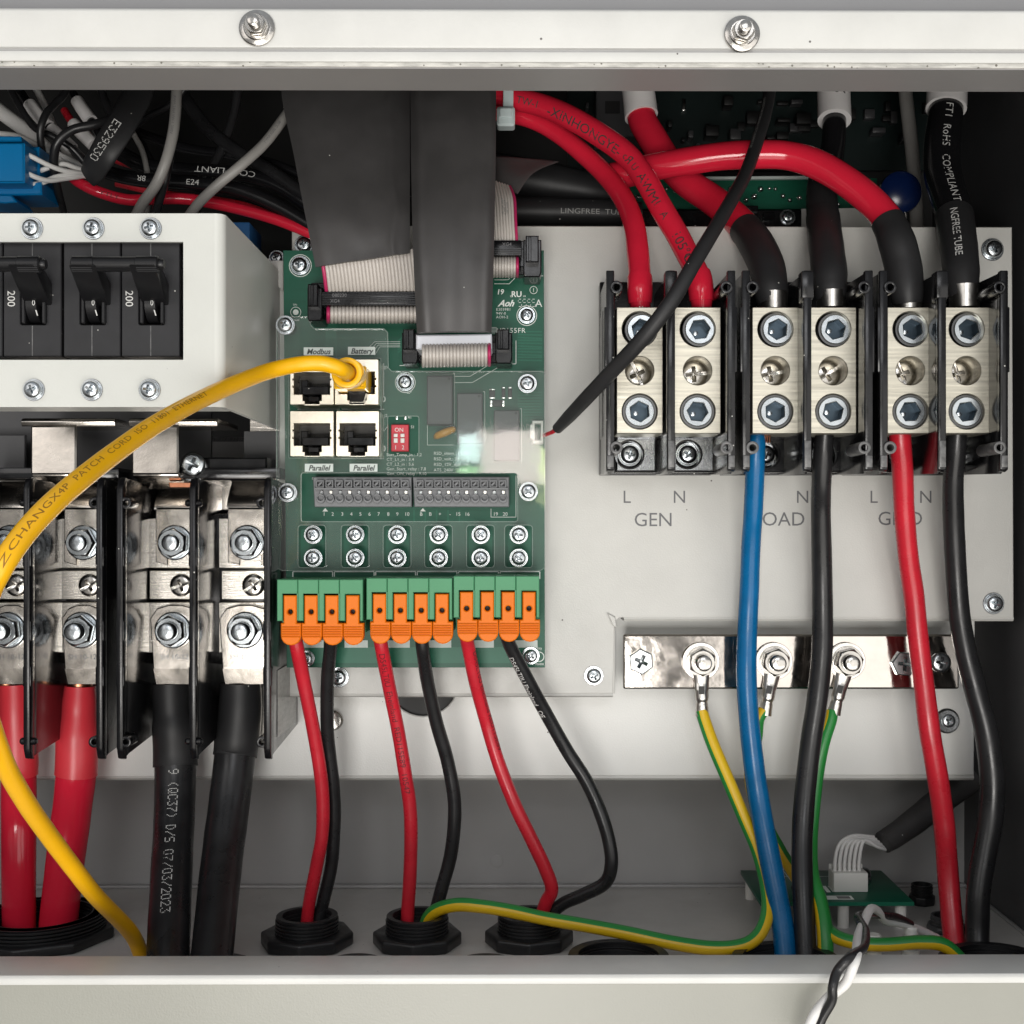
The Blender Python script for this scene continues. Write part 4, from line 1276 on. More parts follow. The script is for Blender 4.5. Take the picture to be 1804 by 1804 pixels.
def lever_plug(label, x0, ytop, n_, wires):
    t = T('lever_terminal', label, 'terminal block', P(x0 + 77, 1122, 0), 'green plugs with orange levers')
    pitch = 36.7
    for i in range(4):
        a = x0 + i * pitch
        c = a + pitch - 0.7 + (5 if i == 3 else 0)
        # segment with a recess for the lever: U-shaped front
        zt, zm = ytop + 3, ytop + 76
        seg = MB().plate([[(a, zt), (c, zt), (c, zm), (a + pitch - 1.0, zm), (a + pitch - 1.0, ytop + 29), (a + 10, ytop + 29), (a + 10, zm), (a, zm)]], yg, -3, 0.25)
        seg.plate([[(a, zm), (a + 3, zm + 24), (c - 0.5, zm + 24), (c, zm), ]], yg + 9, -3, 0.2, yref=yg)
        sgm = part(t, 'housing_segment', seg, 'green_plastic')
        lx0, lx1 = a + 11.5, a + pitch - 2.5
        tx0, tx1 = a + 7.3, a + pitch + 6.2
        tx0, tx1 = a + 6.6, a + 6.6 + 35.5
        zl = ytop + 80
        tab = [(lx0, ytop + 31), (lx1, ytop + 31), (lx1, zl), (tx1, zl), (tx1, zl + 22)]
        for q in range(1, 8):
            an = math.pi * q / 8
            tab.append(((tx0 + tx1) / 2 + math.cos(an) * (tx1 - tx0) / 2, zl + 22 + math.sin(an) * 17))
        tab += [(tx0, zl + 22), (tx0, zl), (lx0, zl)]
        lv = MB().plate([tab, circ((lx0 + lx1) / 2, ytop + 60, 4.8, 18)], yg - 1.2, yg + 3.5, 0.35)
        lvo = part(t, 'lever', lv, 'orange_plastic')
        part(lvo, 'test_hole', MB().plate([circ((lx0 + lx1) / 2, ytop + 60, 5.4, 16)], yg + 2.4, yg + 3.0, 0, yref=yg - 1.2), 'void')
        rb = MB()
        for q in range(5):
            rb.plate([rrect(tx0 + 2, zl + 6 + q * 4.2, tx1 - 2, zl + 8.2 + q * 4.2, 1)], yg - 1.75, yg - 1.1, 0.2, yref=yg - 1.2)
        part(lvo, 'grip_ribs', rb, 'orange_plastic')
    return t


lever_plug('green plug with four orange levers, nearest the black battery cables', 488, 1018, 4, 0)
lever_plug('middle green plug with four orange levers on the control board', 645.5, 1015.5, 4, 0)
lever_plug('green plug with four orange levers, nearest the lettered plate', 799, 1012, 4, 0)

# ================================================================ cables
def cable(name, label, cat, pts, m, group=None, n=22, seg=8):
    p = Path(pts, seg)
    t = T(name, label, cat, p.C[-1], group)
    return t, p


def simple(name, label, pts, m, cat='cable', group=None, n=20, stripe=None, part_name='jacket'):
    t, p = cable(name, label, cat, pts, m, group)
    part(t, part_name, MB().sweep(p, n, stripe=stripe), m, ang=60)
    return t, p


FER = 'tinned'
# --- mains cables from above into the terminal blocks
t, p = cable('power_cable', 'thinner glossy red cable from the cable tie into the first GEN terminal', 'cable',
             [(870, 196, 22, 15.5), (930, 208, 22, 16), (983, 235, 20, 16.5), (1052, 293, 13, 17.5), (1094, 343, 4, 18.3), (1116, 393, -6, 19.2), (1124, 449, -14, 20), (1127, 490, -20, 20), (1127.5, 512, -22, 20), (1128, 545, -22, 18)], 0)
part(t, 'jacket', MB().sweep(p, 24), 'red_gloss', ang=60)
part(t, 'shrink_sleeve', MB().sweep(p, 24, 6.95, 8.6, dr=0.45), 'red_gloss', ang=60)
part(t, 'ferrule', MB().lathe(P(1128, 530, -22), (0, 0, -1), [(3.6, 0), (3.6, 4)], 20), FER)
t, p = cable('power_cable', 'glossy red cable with black lettering curving down into the second GEN terminal', 'cable',
             [(850, 160, 14, 19.5), (900, 172, 13, 20), (958, 187, 11, 20), (1010, 210, 8, 20.5), (1066, 244, 4, 20.5), (1108, 277, 0, 20.5), (1138, 318, -4, 20.5), (1163, 363, -8, 20.5), (1191, 410, -12, 20.5), (1213, 452, -16, 20.5), (1230, 485, -20, 20.5), (1235, 512, -22, 20), (1236, 545, -22, 18)], 0)
part(t, 'jacket', MB().sweep(p, 24), 'red_gloss', ang=60)
part(t, 'shrink_sleeve', MB().sweep(p, 24, 9.95, 11.5, dr=0.45), 'red_gloss', ang=60)
pr = MB().wrap(p, 1.15, 'TW-1', 0.62, -18).wrap(p, 2.15, '-XINHONGYE-', 0.80, -28, sx=1.1).wrap(p, 5.0, 'c    U', 0.6, -22).wrap(p, 5.28, 'R', 0.75, -22, sx=-1.0).wrap(p, 5.85, 'AWM', 0.8, -20, sx=1.1).wrap(p, 7.0, 'I   A', 0.7, -16).wrap(p, 8.05, '105°C', 0.85, -14, sx=1.1).wrap(p, 9.1, '1000V', 0.75, -12)
part(t, 'printed_text', pr, 'print_black')
t, p = cable('power_cable', 'red cable with white marker sleeve crossing under to the first LOAD terminal', 'cable',
             [(1120, 120, 40, 24.5), (1127, 180, 38, 25), (1132, 212, 36, 25.5), (1149, 243, 34, 26), (1176, 285, 31, 26), (1210, 321, 27, 26), (1252, 350, 22, 26.5), (1291, 380, 14, 27), (1316, 407, 6, 28), (1335, 435, -4, 30), (1351, 471, -14, 30), (1358, 508, -20, 29), (1362, 548, -22, 22)], 0)
part(t, 'jacket', MB().sweep(p, 26, 0, 8.3), 'red_gloss', ang=60)
part(t, 'marker_sleeve', MB().sweep(p, 24, 0, 1.75, dr=0.9), 'white_sleeve', ang=60)
part(t, 'shrink_sleeve', MB().sweep(p, 26, 7.8, 11.6, dr=0.3), 'sleeve_black', ang=60)
part(t, 'ferrule', MB().lathe(P(1363, 515, -22), (0, 0, -1), [(4.9, 0), (4.9, 6)], 22), FER)
t, p = cable('power_cable', 'thick glossy red cable arching over to the first GRID terminal', 'cable',
             [(1075, 312, 16, 24), (1100, 307, 14, 24), (1149, 295, 11, 24), (1205, 285, 8, 24), (1274, 275, 5, 24.5), (1343, 272, 3, 25), (1385, 274, 2, 25), (1428, 285, 0, 25.5), (1473, 308, -3, 26), (1518, 340, -7, 26), (1551, 371, -11, 26.5), (1567, 396, -14, 28), (1581, 430, -18, 31), (1591, 470, -20, 31), (1597, 508, -22, 29), (1600, 548, -22, 22)], 0)
part(t, 'jacket', MB().sweep(p, 26, 0, 11.2), 'red_gloss', ang=60)
part(t, 'shrink_sleeve', MB().sweep(p, 26, 10.75, 14.6, dr=0.3), 'sleeve_black', ang=60)
part(t, 'ferrule', MB().lathe(P(1600, 515, -22), (0, 0, -1), [(4.9, 0), (4.9, 6)], 22), FER)
t, p = cable('power_cable', 'glossy black cable with white marker sleeve into the second LOAD terminal', 'cable',
             [(1468, 120, 44, 20), (1469, 170, 42, 20), (1470, 212, 38, 20.5), (1467, 260, 32, 21), (1456, 300, 26, 26), (1448, 335, 18, 27), (1450, 384, 6, 28), (1455, 430, -8, 29), (1461, 480, -18, 29.5), (1463, 508, -21, 27), (1464, 548, -22, 22)], 0)
part(t, 'jacket', MB().sweep(p, 24, 0, 4.2), 'cable_black_gloss', ang=60)
q = part(t, 'marker_sleeve', MB().sweep(p, 24, 0, 2.0, dr=2.0), 'white_sleeve', ang=60)
part(q, 'marker_digit', MB().wrap(p, 1.2, '2', 0.65, 8, rev=True, dr=2.0, off=0.02), 'print_black')
part(t, 'inner_sleeve', MB().sweep(p, 24, 3.9, 6.2), 'sleeve_black', ang=60)
part(t, 'shrink_sleeve', MB().sweep(p, 24, 6.0, 9.5, dr=0.35), 'sleeve_black', ang=60)
part(t, 'ferrule', MB().lathe(P(1464, 513, -22), (0, 0, -1), [(5.1, 0), (5.1, 6)], 22), FER)
t, p = cable('power_cable', 'black cable with white lettering into the second GRID terminal', 'cable',
             [(1668, 120, 36, 29), (1668, 170, 34, 29.5), (1666, 200, 32, 30), (1660, 250, 26, 31), (1660, 300, 18, 31.5), (1670, 342, 9, 32), (1681, 380, 0, 32), (1688, 430, -10, 31), (1693, 475, -18, 30), (1696, 505, -21, 27), (1700, 548, -22, 22)], 0)
part(t, 'jacket', MB().sweep(p, 26, 0, 6.3), 'cable_black_gloss', ang=60)
part(t, 'marker_sleeve', MB().sweep(p, 26, 0, 1.75, dr=1.2), 'white_sleeve', ang=60)
part(t, 'shrink_sleeve', MB().sweep(p, 26, 6.0, 9.3, dr=0.3), 'sleeve_black', ang=60)
part(t, 'ferrule', MB().lathe(P(1699, 503, -22), (0, 0, -1), [(5.2, 0), (5.2, 8)], 22), FER)
part(t, 'printed_text', MB().wrap(p, 1.95, 'FT1  RoHS   COMPLIANT', 0.42, -6, spacing=1.08, sx=1.25), 'print_white')
part(t, 'sleeve_text', MB().wrap(p, 6.25, 'NGFREE TUBE', 0.40, -24, dr=0.32, spacing=1.0), 'print_white')

# --- thin diagonal sensor cable
t, p = cable('sensor_cable', 'thin black cable running diagonally across the GEN terminals to the board', 'cable',
             [(1360, 110, 20, 10.5), (1353, 180, 8, 11), (1336, 243, -6, 11.5), (1314, 305, -20, 12), (1290, 350, -32, 12.5), (1258, 405, -46, 13), (1222, 465, -56, 13.5), (1190, 520, -60, 14), (1157, 566, -60, 14), (1120, 610, -56, 14), (1076, 656, -48, 13.5), (1040, 694, -38, 13), (1008, 728, -26, 12), (982, 755, -16, 9.5)], 0)
part(t, 'jacket', MB().sweep(p, 20), 'sleeve_black', ang=60)
part(t, 'printed_text', MB().wrap(p, 1.0, 'LINGFREE TUBE E254850 VW-1 125°C LINGFREE TUBE', 0.42, -48, rev=False), 'print_faint')
part(t, 'red_lead', MB().sweep(Path([(985, 752, -17, 4), (975, 760, -13, 4), (966, 764, -9, 3.6), (955, 768, -4, 3.5)]), 12), 'red_matt')

# --- outgoing mains cables
simple('power_cable', 'blue cable hanging from the LOAD terminal down to the floor',
       [(1333, 768, -22, 15), (1332, 785, -22, 16.5), (1330, 830, -20, 17), (1327, 900, -14, 17), (1323, 960, -8, 17), (1320, 1040, -2, 17.3), (1317, 1100, 0, 17.5), (1315, 1180, 0, 18), (1318, 1250, 0, 18), (1326, 1330, 0, 18.5), (1337, 1410, 0, 19), (1352, 1490, -4, 19), (1368, 1570, -10, 19), (1380, 1640, -16, 19.5), (1386, 1710, -22, 20)], 'blue_cable')
t, p = simple('power_cable', 'black cable hanging beside the blue cable from the LOAD terminal',
       [(1453, 760, -22, 16), (1450, 800, -20, 17), (1447, 850, -16, 17.3), (1446, 900, -10, 17.5), (1448, 1000, -2, 18), (1449, 1080, 0, 18.5), (1448, 1150, 0, 18.5), (1440, 1230, 0, 18.5), (1428, 1310, 0, 18.5), (1418, 1400, -2, 18.5), (1413, 1480, -6, 18.5), (1414, 1560, -12, 18.5), (1418, 1640, -18, 18.5), (1421, 1712, -24, 19)], 'cable_black')
t, p = simple('power_cable', 'matt red cable hanging from the GRID terminal down to the floor',
       [(1585, 762, -22, 19), (1587, 790, -21, 19), (1590, 830, -18, 18.5), (1593, 900, -12, 18), (1600, 980, -6, 18), (1610, 1050, -2, 18), (1618, 1130, 0, 18), (1628, 1210, 0, 18), (1638, 1290, 0, 18.5), (1652, 1370, 2, 18.5), (1663, 1450, 4, 18.5), (1670, 1540, 4, 18.5), (1677, 1620, 0, 18.5), (1682, 1665, -4, 18.5), (1684, 1700, -8, 18)], 'red_matt')
simple('power_cable', 'black cable hanging close to the dark side wall from the GRID terminal',
       [(1686, 762, -22, 17), (1683, 800, -20, 18), (1679, 850, -16, 18), (1680, 920, -10, 18.5), (1684, 1000, -6, 18.5), (1690, 1080, -4, 18.5), (1702, 1150, -4, 19), (1720, 1220, -4, 20), (1738, 1290, -4, 21), (1748, 1370, -4, 22), (1745, 1440, -4, 22), (1733, 1510, -6, 21), (1724, 1570, -8, 20.5), (1722, 1640, -10, 20.5), (1723, 1712, -14, 20)], 'cable_black')
cs = T('copper_strands', 'bare copper strands where the blue cable enters its terminal', 'wire', P(1340, 775, -22))
sb = MB()
for i in range(5):
    a = P(1340 + i * 4, 758, -23 + (i % 2)); 
    sb.lathe(a, (0, 0, -1), [(0.35, 0), (0.35, 4.5)], 8)
part(cs, 'strands', sb, 'copper')

# --- small battery-side wires from the lever plugs
G = 'wires from the lever plugs into the floor glands'
simple('control_wire', 'red wire from the lever plug nearest the battery cables', [(518, 1115, -22, 12.5), (524, 1145, -20, 12.5), (535, 1200, -14, 12.3), (552, 1285, -8, 12), (565, 1365, -4, 12), (569, 1420, -2, 11.8), (567, 1474, -1, 11.5), (557, 1529, 0, 11.5), (544, 1595, 2, 11.2), (539, 1650, 2, 11)], 'red_matt', 'wire', G)
simple('control_wire', 'black wire beside the red wire nearest the battery cables', [(584, 1115, -20, 12), (582, 1145, -16, 12), (577, 1200, -10, 12), (577, 1291, -2, 12), (585, 1365, 2, 12), (589, 1420, 4, 11.8), (588, 1474, 5, 11.5), (583, 1529, 5, 11.5), (568, 1595, 5, 11.3), (556, 1650, 4, 11)], 'cable_black', 'wire', G)
t, p = simple('control_wire', 'printed red wire from the middle lever plug', [(668, 1115, -22, 12.3), (673, 1145, -20, 12.2), (685, 1207, -12, 12), (702, 1291, -6, 12), (714, 1365, -3, 12), (722, 1420, -1, 12), (724, 1474, 0, 12), (722, 1548, 1, 12), (718, 1610, 2, 11.8), (717, 1660, 2, 11.5)], 'red_matt', 'wire', G)
part(t, 'printed_text', MB().wrap(p, 1.0, 'DS45LT0U  Eheinland  RED115E89  10547', 0.85, 0, sx=1.12), 'print_darkred')
simple('control_wire', 'black wire from the middle lever plug', [(742, 1115, -20, 12), (745, 1145, -18, 12), (753, 1200, -10, 12), (769, 1273, -4, 12), (788, 1339, 0, 12), (800, 1405, 2, 12), (800, 1456, 3, 12), (793, 1511, 4, 12), (778, 1566, 4, 11.8), (766, 1612, 4, 11.5), (757, 1655, 3, 11)], 'cable_black', 'wire', G)
t, p = simple('control_wire', 'red wire slanting from the lever plug nearest the lettered plate', [(820, 1115, -22, 12), (826, 1145, -18, 12), (838, 1203, -12, 12), (857, 1273, -6, 12), (879, 1346, -4, 12), (908, 1420, -3, 12), (934, 1474, -2, 12), (960, 1529, -1, 12), (972, 1566, 0, 12), (962, 1590, 2, 12), (954, 1615, 3, 11.5), (950, 1655, 3, 11)], 'red_matt', 'wire', G)
part(t, 'printed_text', MB().wrap(p, 1.0, 'DS45LT0U Eheinland RED115E89', 0.8, 58, sx=1.1), 'print_darkred')
t, p = simple('control_wire', 'black wire bowing outward from the lever plug nearest the lettered plate', [(890, 1115, -22, 12), (902, 1145, -18, 12), (932, 1202, -12, 12), (967, 1266, -6, 12), (1000, 1324, -3, 12), (1033, 1376, -2, 12), (1056, 1427, -2, 12), (1072, 1478, -3, 12), (1077, 1522, -4, 12), (1066, 1555, -3, 12), (1028, 1576, 0, 11.8), (992, 1592, 3, 11.5), (972, 1612, 4, 11.5), (962, 1655, 4, 11)], 'cable_black', 'wire', G)
part(t, 'printed_text', MB().wrap(p, 1.1, 'DS45LT0U Eheinland   OE', 0.75, -38, sx=1.0), 'print_white')

# --- earth wires with ring lugs
def ring_lug(t, px, py, dx, dy, y=13.0):
    """Ring on the stud at (px, py), crimp barrel towards (dx, dy) pixels."""
    k = s_at(y)
    o = P(px, py, y)
    part(t, 'ring_lug', MB().plate([circ(px, py, 33, 28), circ(px, py, 14, 20)], y, y + 0.9, 0.15), 'tinned')
    L = math.hypot(dx, dy); ux, uy = dx / L, dy / L
    q = [(px + ux * 24, py + uy * 24, y + 0.4, 15), (px + ux * 40, py + uy * 40, y + 0.2, 13), (px + ux * 52, py + uy * 52, y - 0.6, 12), (px + ux * 64, py + uy * 64, y - 1, 12), (px + ux * 72, py + uy * 72, y - 1, 10), (px + ux * 80, py + uy * 80, y - 1, 11), (px + ux * 96, py + uy * 96, y - 1.0, 12.5)]
    pa = Path(q)
    part(t, 'crimp_barrel', MB().sweep(pa, 18, 0, 2, flat=0.45).sweep(pa, 18, 1.9, None, flat=0.9), 'tinned', ang=60)
    part(t, 'crimp_window', MB().plate([[(px + ux * 44 - uy * 5, py + uy * 44 + ux * 5), (px + ux * 44 + uy * 5, py + uy * 44 - ux * 5), (px + ux * 58 + uy * 5, py + uy * 58 - ux * 5), (px + ux * 58 - uy * 5, py + uy * 58 + ux * 5)]], y - 3.3, y - 3.2), 'void')


GE = 'green and yellow earth wires'
t, p = cable('earth_wire', 'long green and yellow earth wire looping back to the middle floor gland', 'wire',
             [(1236, 1252, 12, 11), (1241, 1270, 11, 11.3), (1256, 1312, 8, 11.5), (1285, 1380, 4, 11.5), (1310, 1440, 2, 11.5), (1332, 1492, 0, 11.5), (1347, 1545, -4, 11.5), (1353, 1590, -10, 11.8), (1348, 1625, -16, 12), (1332, 1652, -20, 12.2), (1303, 1667, -22, 12.5), (1250, 1670, -22, 12.5), (1180, 1660, -20, 12.5), (1100, 1643, -18, 12.3), (1030, 1630, -16, 12), (960, 1618, -14, 12), (900, 1605, -12, 12), (850, 1597, -11, 12), (805, 1594, -8, 12), (770, 1603, -4, 12), (752, 1622, 0, 11.5), (745, 1660, 2, 11)], 0, GE)
part(t, 'jacket', MB().sweep(p, 24, stripe=(222, 100, 0)), ['stripe_yellow', 'stripe_green'], ang=60)
ring_lug(t, 1235, 1165, 2, 98)
t, p = cable('earth_wire', 'earth wire from the middle stud, passing behind the blue cable', 'wire',
             [(1345, 1252, 12, 10.5), (1336, 1268, 11, 10.5), (1332, 1300, 10, 11), (1322, 1350, 12, 11), (1327, 1400, 14, 11), (1348, 1450, 16, 11), (1375, 1500, 16, 11.5), (1400, 1540, 12, 11.5), (1432, 1600, -4, 12), (1466, 1645, -20, 12), (1510, 1661, -26, 12), (1560, 1664, -28, 12), (1620, 1660, -28, 12), (1665, 1666, -28, 12.5), (1700, 1700, -28, 13)], 0, GE)
part(t, 'jacket', MB().sweep(p, 24, stripe=(-5, 170, 1)), ['stripe_yellow', 'stripe_green'], ang=60)
ring_lug(t, 1364, 1165, -16, 90)
t, p = cable('earth_wire', 'earth wire from the third stud, mostly green, behind the hanging black cable', 'wire',
             [(1466, 1252, 12, 10.5), (1463, 1270, 11, 11), (1450, 1310, 10, 11.5), (1440, 1360, 10, 12), (1433, 1420, 8, 12), (1428, 1480, 4, 12.5), (1430, 1540, -6, 13), (1445, 1590, -14, 13.5), (1453, 1640, -20, 14), (1455, 1712, -24, 14)], 0, GE)
part(t, 'jacket', MB().sweep(p, 24, stripe=(-60, 200, 1)), ['stripe_yellow', 'stripe_green'], ang=60)
ring_lug(t, 1492, 1165, -22, 88)

# --- yellow patch cord
t, p = cable('patch_cord', 'yellow network patch cord plugged into the battery jack and looping out of view', 'cord',
             [(262, 1730, -24, 13), (248, 1680, -30, 13.4), (228, 1640, -40, 13.8), (170, 1580, -72, 14.8), (130, 1530, -92, 15.6), (85, 1470, -112, 16.5), (45, 1412, -130, 17.3), (8, 1345, -146, 18.2), (-25, 1250, -162, 19.2), (-40, 1150, -178, 20.3), (-25, 1060, -190, 21.2), (2, 1000, -194, 21.5), (45, 938, -188, 21), (95, 885, -178, 20.2), (150, 838, -164, 19.2), (205, 796, -148, 18.2), (260, 757, -130, 17.3), (315, 724, -110, 16.4), (370, 696, -90, 15.6), (420, 674, -74, 14.9), (470, 655, -60, 14.4), (520, 643, -54, 14.2), (560, 640, -52, 14.2), (588, 645, -51, 14.2), (604, 652, -48, 14), (613, 657, -40, 13.5)], 0)
part(t, 'jacket', MB().sweep(p, 24), 'yellow_cable', ang=60)
part(t, 'printed_text', MB().wrap(p, 11.0, 'ZCHANGX4P  PATCH  CORD  ISO  11801  ETHERNET', 0.56, -12, sx=2.1, spacing=1.06, shear=0.0), 'print_brown')
o = P(611, 656, -42)
part(t, 'boot_collar', MB().ring(o, (0.12, -1, 0.05), 3.25, 5.25, -4, 0, 36), 'yellow_boot', bevel=0.35)
o = P(623, 661, -30)
part(t, 'boot_sleeve', MB().lathe(o, (0.12, -1, 0.05), [(4.4, -8), (4.2, 2), (3.6, 9)], 24), 'yellow_boot')
part(t, 'plug_body', MB().plate([rrect(592, 648, 648, 688, 3)], -28, -9, 0.8, yref=-22), 'yellow_boot')
part(t, 'latch', MB().plate([[(612, 686), (646, 686), (640, 708), (616, 708)]], -20, -12, 0.3), 'black_plastic')

# --- thick battery cables
def battery_cable(label, px, wpx, pts, m_sleeve, m_cable, t_end, txt=None):
    t, p = cable('battery_cable', label, 'cable', pts, 0, 'thick battery cables')
    part(t, 'jacket', MB().sweep(p, 28, 0.3), m_cable, ang=60)
    part(t, 'shrink_sleeve', MB().sweep(p, 28, 0, t_end, dr=0.5), m_sleeve, ang=60)
    l, r_ = px - wpx / 2, px + wpx / 2
    lug = MB().plate([[(l + 12, 1072), (px - 12, 1066), (px + 12, 1066), (r_ - 12, 1072), (r_, 1090), (r_ - 3, 1180), (l + 6, 1180), (l, 1090)]], yk - 3.2, yk - 0.1, 0.4)
    a, c = P(l + 6, 1178, yk - 3.2), P(r_ - 3, 1178, yk - 3.2)
    zb = P(0, 1204, yk).z
    v = [(a.x, yk - 3.2, a.z), (c.x, yk - 3.2, a.z), (c.x - 0.6, yk - 0.5, a.z), (a.x + 0.6, yk - 0.5, a.z),
         (a.x + 0.8, yk - 2.0, zb), (c.x - 0.8, yk - 2.0, zb), (c.x - 0.8, yk + 10, zb), (a.x + 0.8, yk + 10, zb)]
    lug.add(v, [(0, 1, 5, 4), (1, 2, 6, 5), (2, 3, 7, 6), (3, 0, 4, 7), (4, 5, 6, 7)])
    lg = part(t, 'cable_lug', lug, 'nickel')
    part(lg, 'stamped_text', MB().text('SH 10-12', px - 2, 1157, yk - 3.25, 9, off=0.0, sx=1.05), 'steel_dark')
    part(t, 'copper_end', MB().lathe(P(px - 6, 1203, yk + 4), (0, 0, -1), [(4.6, 0), (4.6, 3)], 20), 'copper')
    if txt:
        part(t, 'printed_text', txt(p), 'print_white' if m_cable != 'red_gloss' else 'print_black')
    return t, p


battery_cable('thick red battery cable at the picture edge under the yellow cord', 20, 78,
              [(28, 1205, yk + 4, 27), (30, 1260, yk + 4, 30), (33, 1340, yk + 4, 31), (33, 1364, yk + 4, 30.5), (33, 1440, yk + 6, 30), (33, 1540, yk + 4, 29), (34, 1690, yk + 2, 28.5)], 'red_sleeve', 'red_gloss', 3)
battery_cable('thick red battery cable with pale torn sleeve, standing next to the black barriers', 147, 78,
              [(141, 1208, yk + 4, 24), (139, 1250, yk + 4, 29), (136, 1300, yk + 4, 34), (134, 1364, yk + 4, 34.5), (124, 1450, yk + 6, 34), (111, 1550, yk + 4, 33), (97, 1690, yk + 2, 32.5)], 'red_sleeve', 'red_gloss', 3)
battery_cable('thick black battery cable with white dotted date print', 309, 90,
              [(301, 1203, yk + 4, 30), (303, 1250, yk + 4, 31), (307, 1285, yk + 4, 36), (309, 1350, yk + 4, 36), (307, 1440, yk - 4, 35.5), (302, 1540, yk - 20, 36), (295, 1710, yk - 50, 37.5)], 'sleeve_black', 'cable_black', 3,
              lambda p: MB().wrap(p, 3.05, '9 (QC37) D/S 07/03/2023', 0.50, 13, dots=True, sx=0.8))
battery_cable('thick plain black battery cable, slanting, nearest the green board', 432, 92,
              [(424, 1203, yk + 4, 33), (423, 1250, yk + 4, 35.5), (418, 1300, yk + 4, 37), (414, 1332, yk + 4, 36), (402, 1430, yk - 4, 36), (388, 1540, yk - 20, 36.3), (371, 1710, yk - 50, 37)], 'sleeve_black', 'cable_black', 3)

# ================================================================ flat ribbon cables in black sleeves
def sheet(pl_, pr_, th, n=40, bow=0.0, mi=0, creases=()):
    """A flat sleeve between two edge lines given as (px, py, depth) points; bow lifts its middle to the front (mm)."""
    L = [P(*q) for q in pl_]; Rr = [P(*q) for q in pr_]
    def cr(a, seg=6):
        out = []
        for i in range(len(a) - 1):
            p0, p1, p2, p3 = a[max(i - 1, 0)], a[i], a[i + 1], a[min(i + 2, len(a) - 1)]
            for k in range(seg + (1 if i == len(a) - 2 else 0)):
                u = k / seg
                out.append(0.5 * ((2 * p1) + (p2 - p0) * u + (2 * p0 - 5 * p1 + 4 * p2 - p3) * u * u + (3 * p1 - p0 - 3 * p2 + p3) * u ** 3))
        return out
    L, Rr = cr(L), cr(Rr)
    m = len(L)
    v, f = [], []
    ring = 2 * (n + 1)
    for i in range(m):
        for side in (-1, 1):
            rng = range(n + 1) if side < 0 else range(n, -1, -1)
            for k in rng:
                u = k / n
                e = max(0.0, 1 - (2 * u - 1) ** 8)
                q = L[i].lerp(Rr[i], u)
                cz = sum(am * math.exp(-((u - cu_ - 0.05 * noise.noise(Vector((i * 0.25, cu_ * 9, 0)))) / wd) ** 2) for cu_, am, wd in creases)
                q = q + Vector((0, side * th / 2 * e - bow * (1 - (2 * u - 1) ** 2) - 1.2 * noise.noise(q * 0.035) - 0.45 * noise.noise(q * 0.12) - cz, 0))
                v.append(q)
    for i in range(m - 1):
        for k in range(ring):
            j = (k + 1) % ring
            f.append((i * ring + k, i * ring + j, (i + 1) * ring + j, (i + 1) * ring + k))
    f.append(tuple(range(ring))[::-1]); f.append(tuple(range((m - 1) * ring, m * ring)))
    return MB().add(v, f)


def ribbon(pl_, pr_, wires, y_lift=0.0):
    """Parallel round wires between two edge polylines of (px, py, depth); returns (grey wires, edge wires left, right)."""
    out = [MB(), MB(), MB()]
    for i in range(wires):
        u = (i + 0.5) / wires
        pts = []
        for a, c in zip(pl_, pr_):
            A, C_ = P(*a), P(*c)
            q = A.lerp(C_, u)
            pts.append((q.x, q.y, q.z, (C_ - A).length / wires * 0.52))
        pa = Path(pts, 5, world=True)
        w = 1 if i == 0 else (2 if i == wires - 1 else 0)
        out[w].sweep(pa, 10)
    return out


t = T('ribbon_cable', 'wide flat black sleeve with grey ribbon, clipped to the upper board edge', 'ribbon cable', P(640, 540, -12), 'ribbon cables on the control board')
part(t, 'flat_sleeve', sheet([(497, 120, 4), (497, 175, -2), (517, 270, -12), (540, 390, -22), (556, 471, -25)], [(724, 120, 4), (722, 175, -2), (722, 270, -12), (722, 370, -22), (722, 446, -25)], 1.8, bow=0.8, creases=((0.84, 0.7, 0.03), (0.5, -0.5, 0.12), (0.12, 0.5, 0.06))), 'flat_sleeve', ang=60)
g, e1, e2 = ribbon([(560, 440, -24), (567, 475, -23.5), (571, 505, -20), (573, 520, -16)], [(728, 440, -22), (731, 460, -22.5), (735, 500, -20), (735, 520, -16)], 26)
part(t, 'upper_ribbon', g, 'ribbon', kind='stuff'); part(t, 'red_edge_wire', e1, 'ribbon_red'); part(t, 'end_wire', e2, 'ribbon')
sr = part(t, 'strain_relief', MB().pbox(566, 513, 742, 538, -19, -8), 'black_plastic', bevel=0.4)
rb = MB()
for i in range(6):
    rb.pbox(568, 515 + i * 4, 742, 517 + i * 4, -19.25, -18.9)
part(sr, 'ribs', rb, 'black_plastic')
part(sr, 'moulded_text', MB().text('080230', 598, 520, -19.35, 6, dots=False).text('XG4', 590, 530, -19.35, 6), 'print_grey')
g, e1, e2 = ribbon([(575, 538, -11), (575, 542, -16), (575, 553, -18), (575, 563, -15), (575, 567, -9)], [(735, 538, -11), (735, 542, -16), (735, 553, -18), (735, 563, -15), (735, 567, -9)], 24)
part(t, 'folded_ribbon', g, 'ribbon', kind='stuff'); part(t, 'red_edge_wire', e1, 'ribbon_red'); part(t, 'end_wire', e2, 'ribbon')

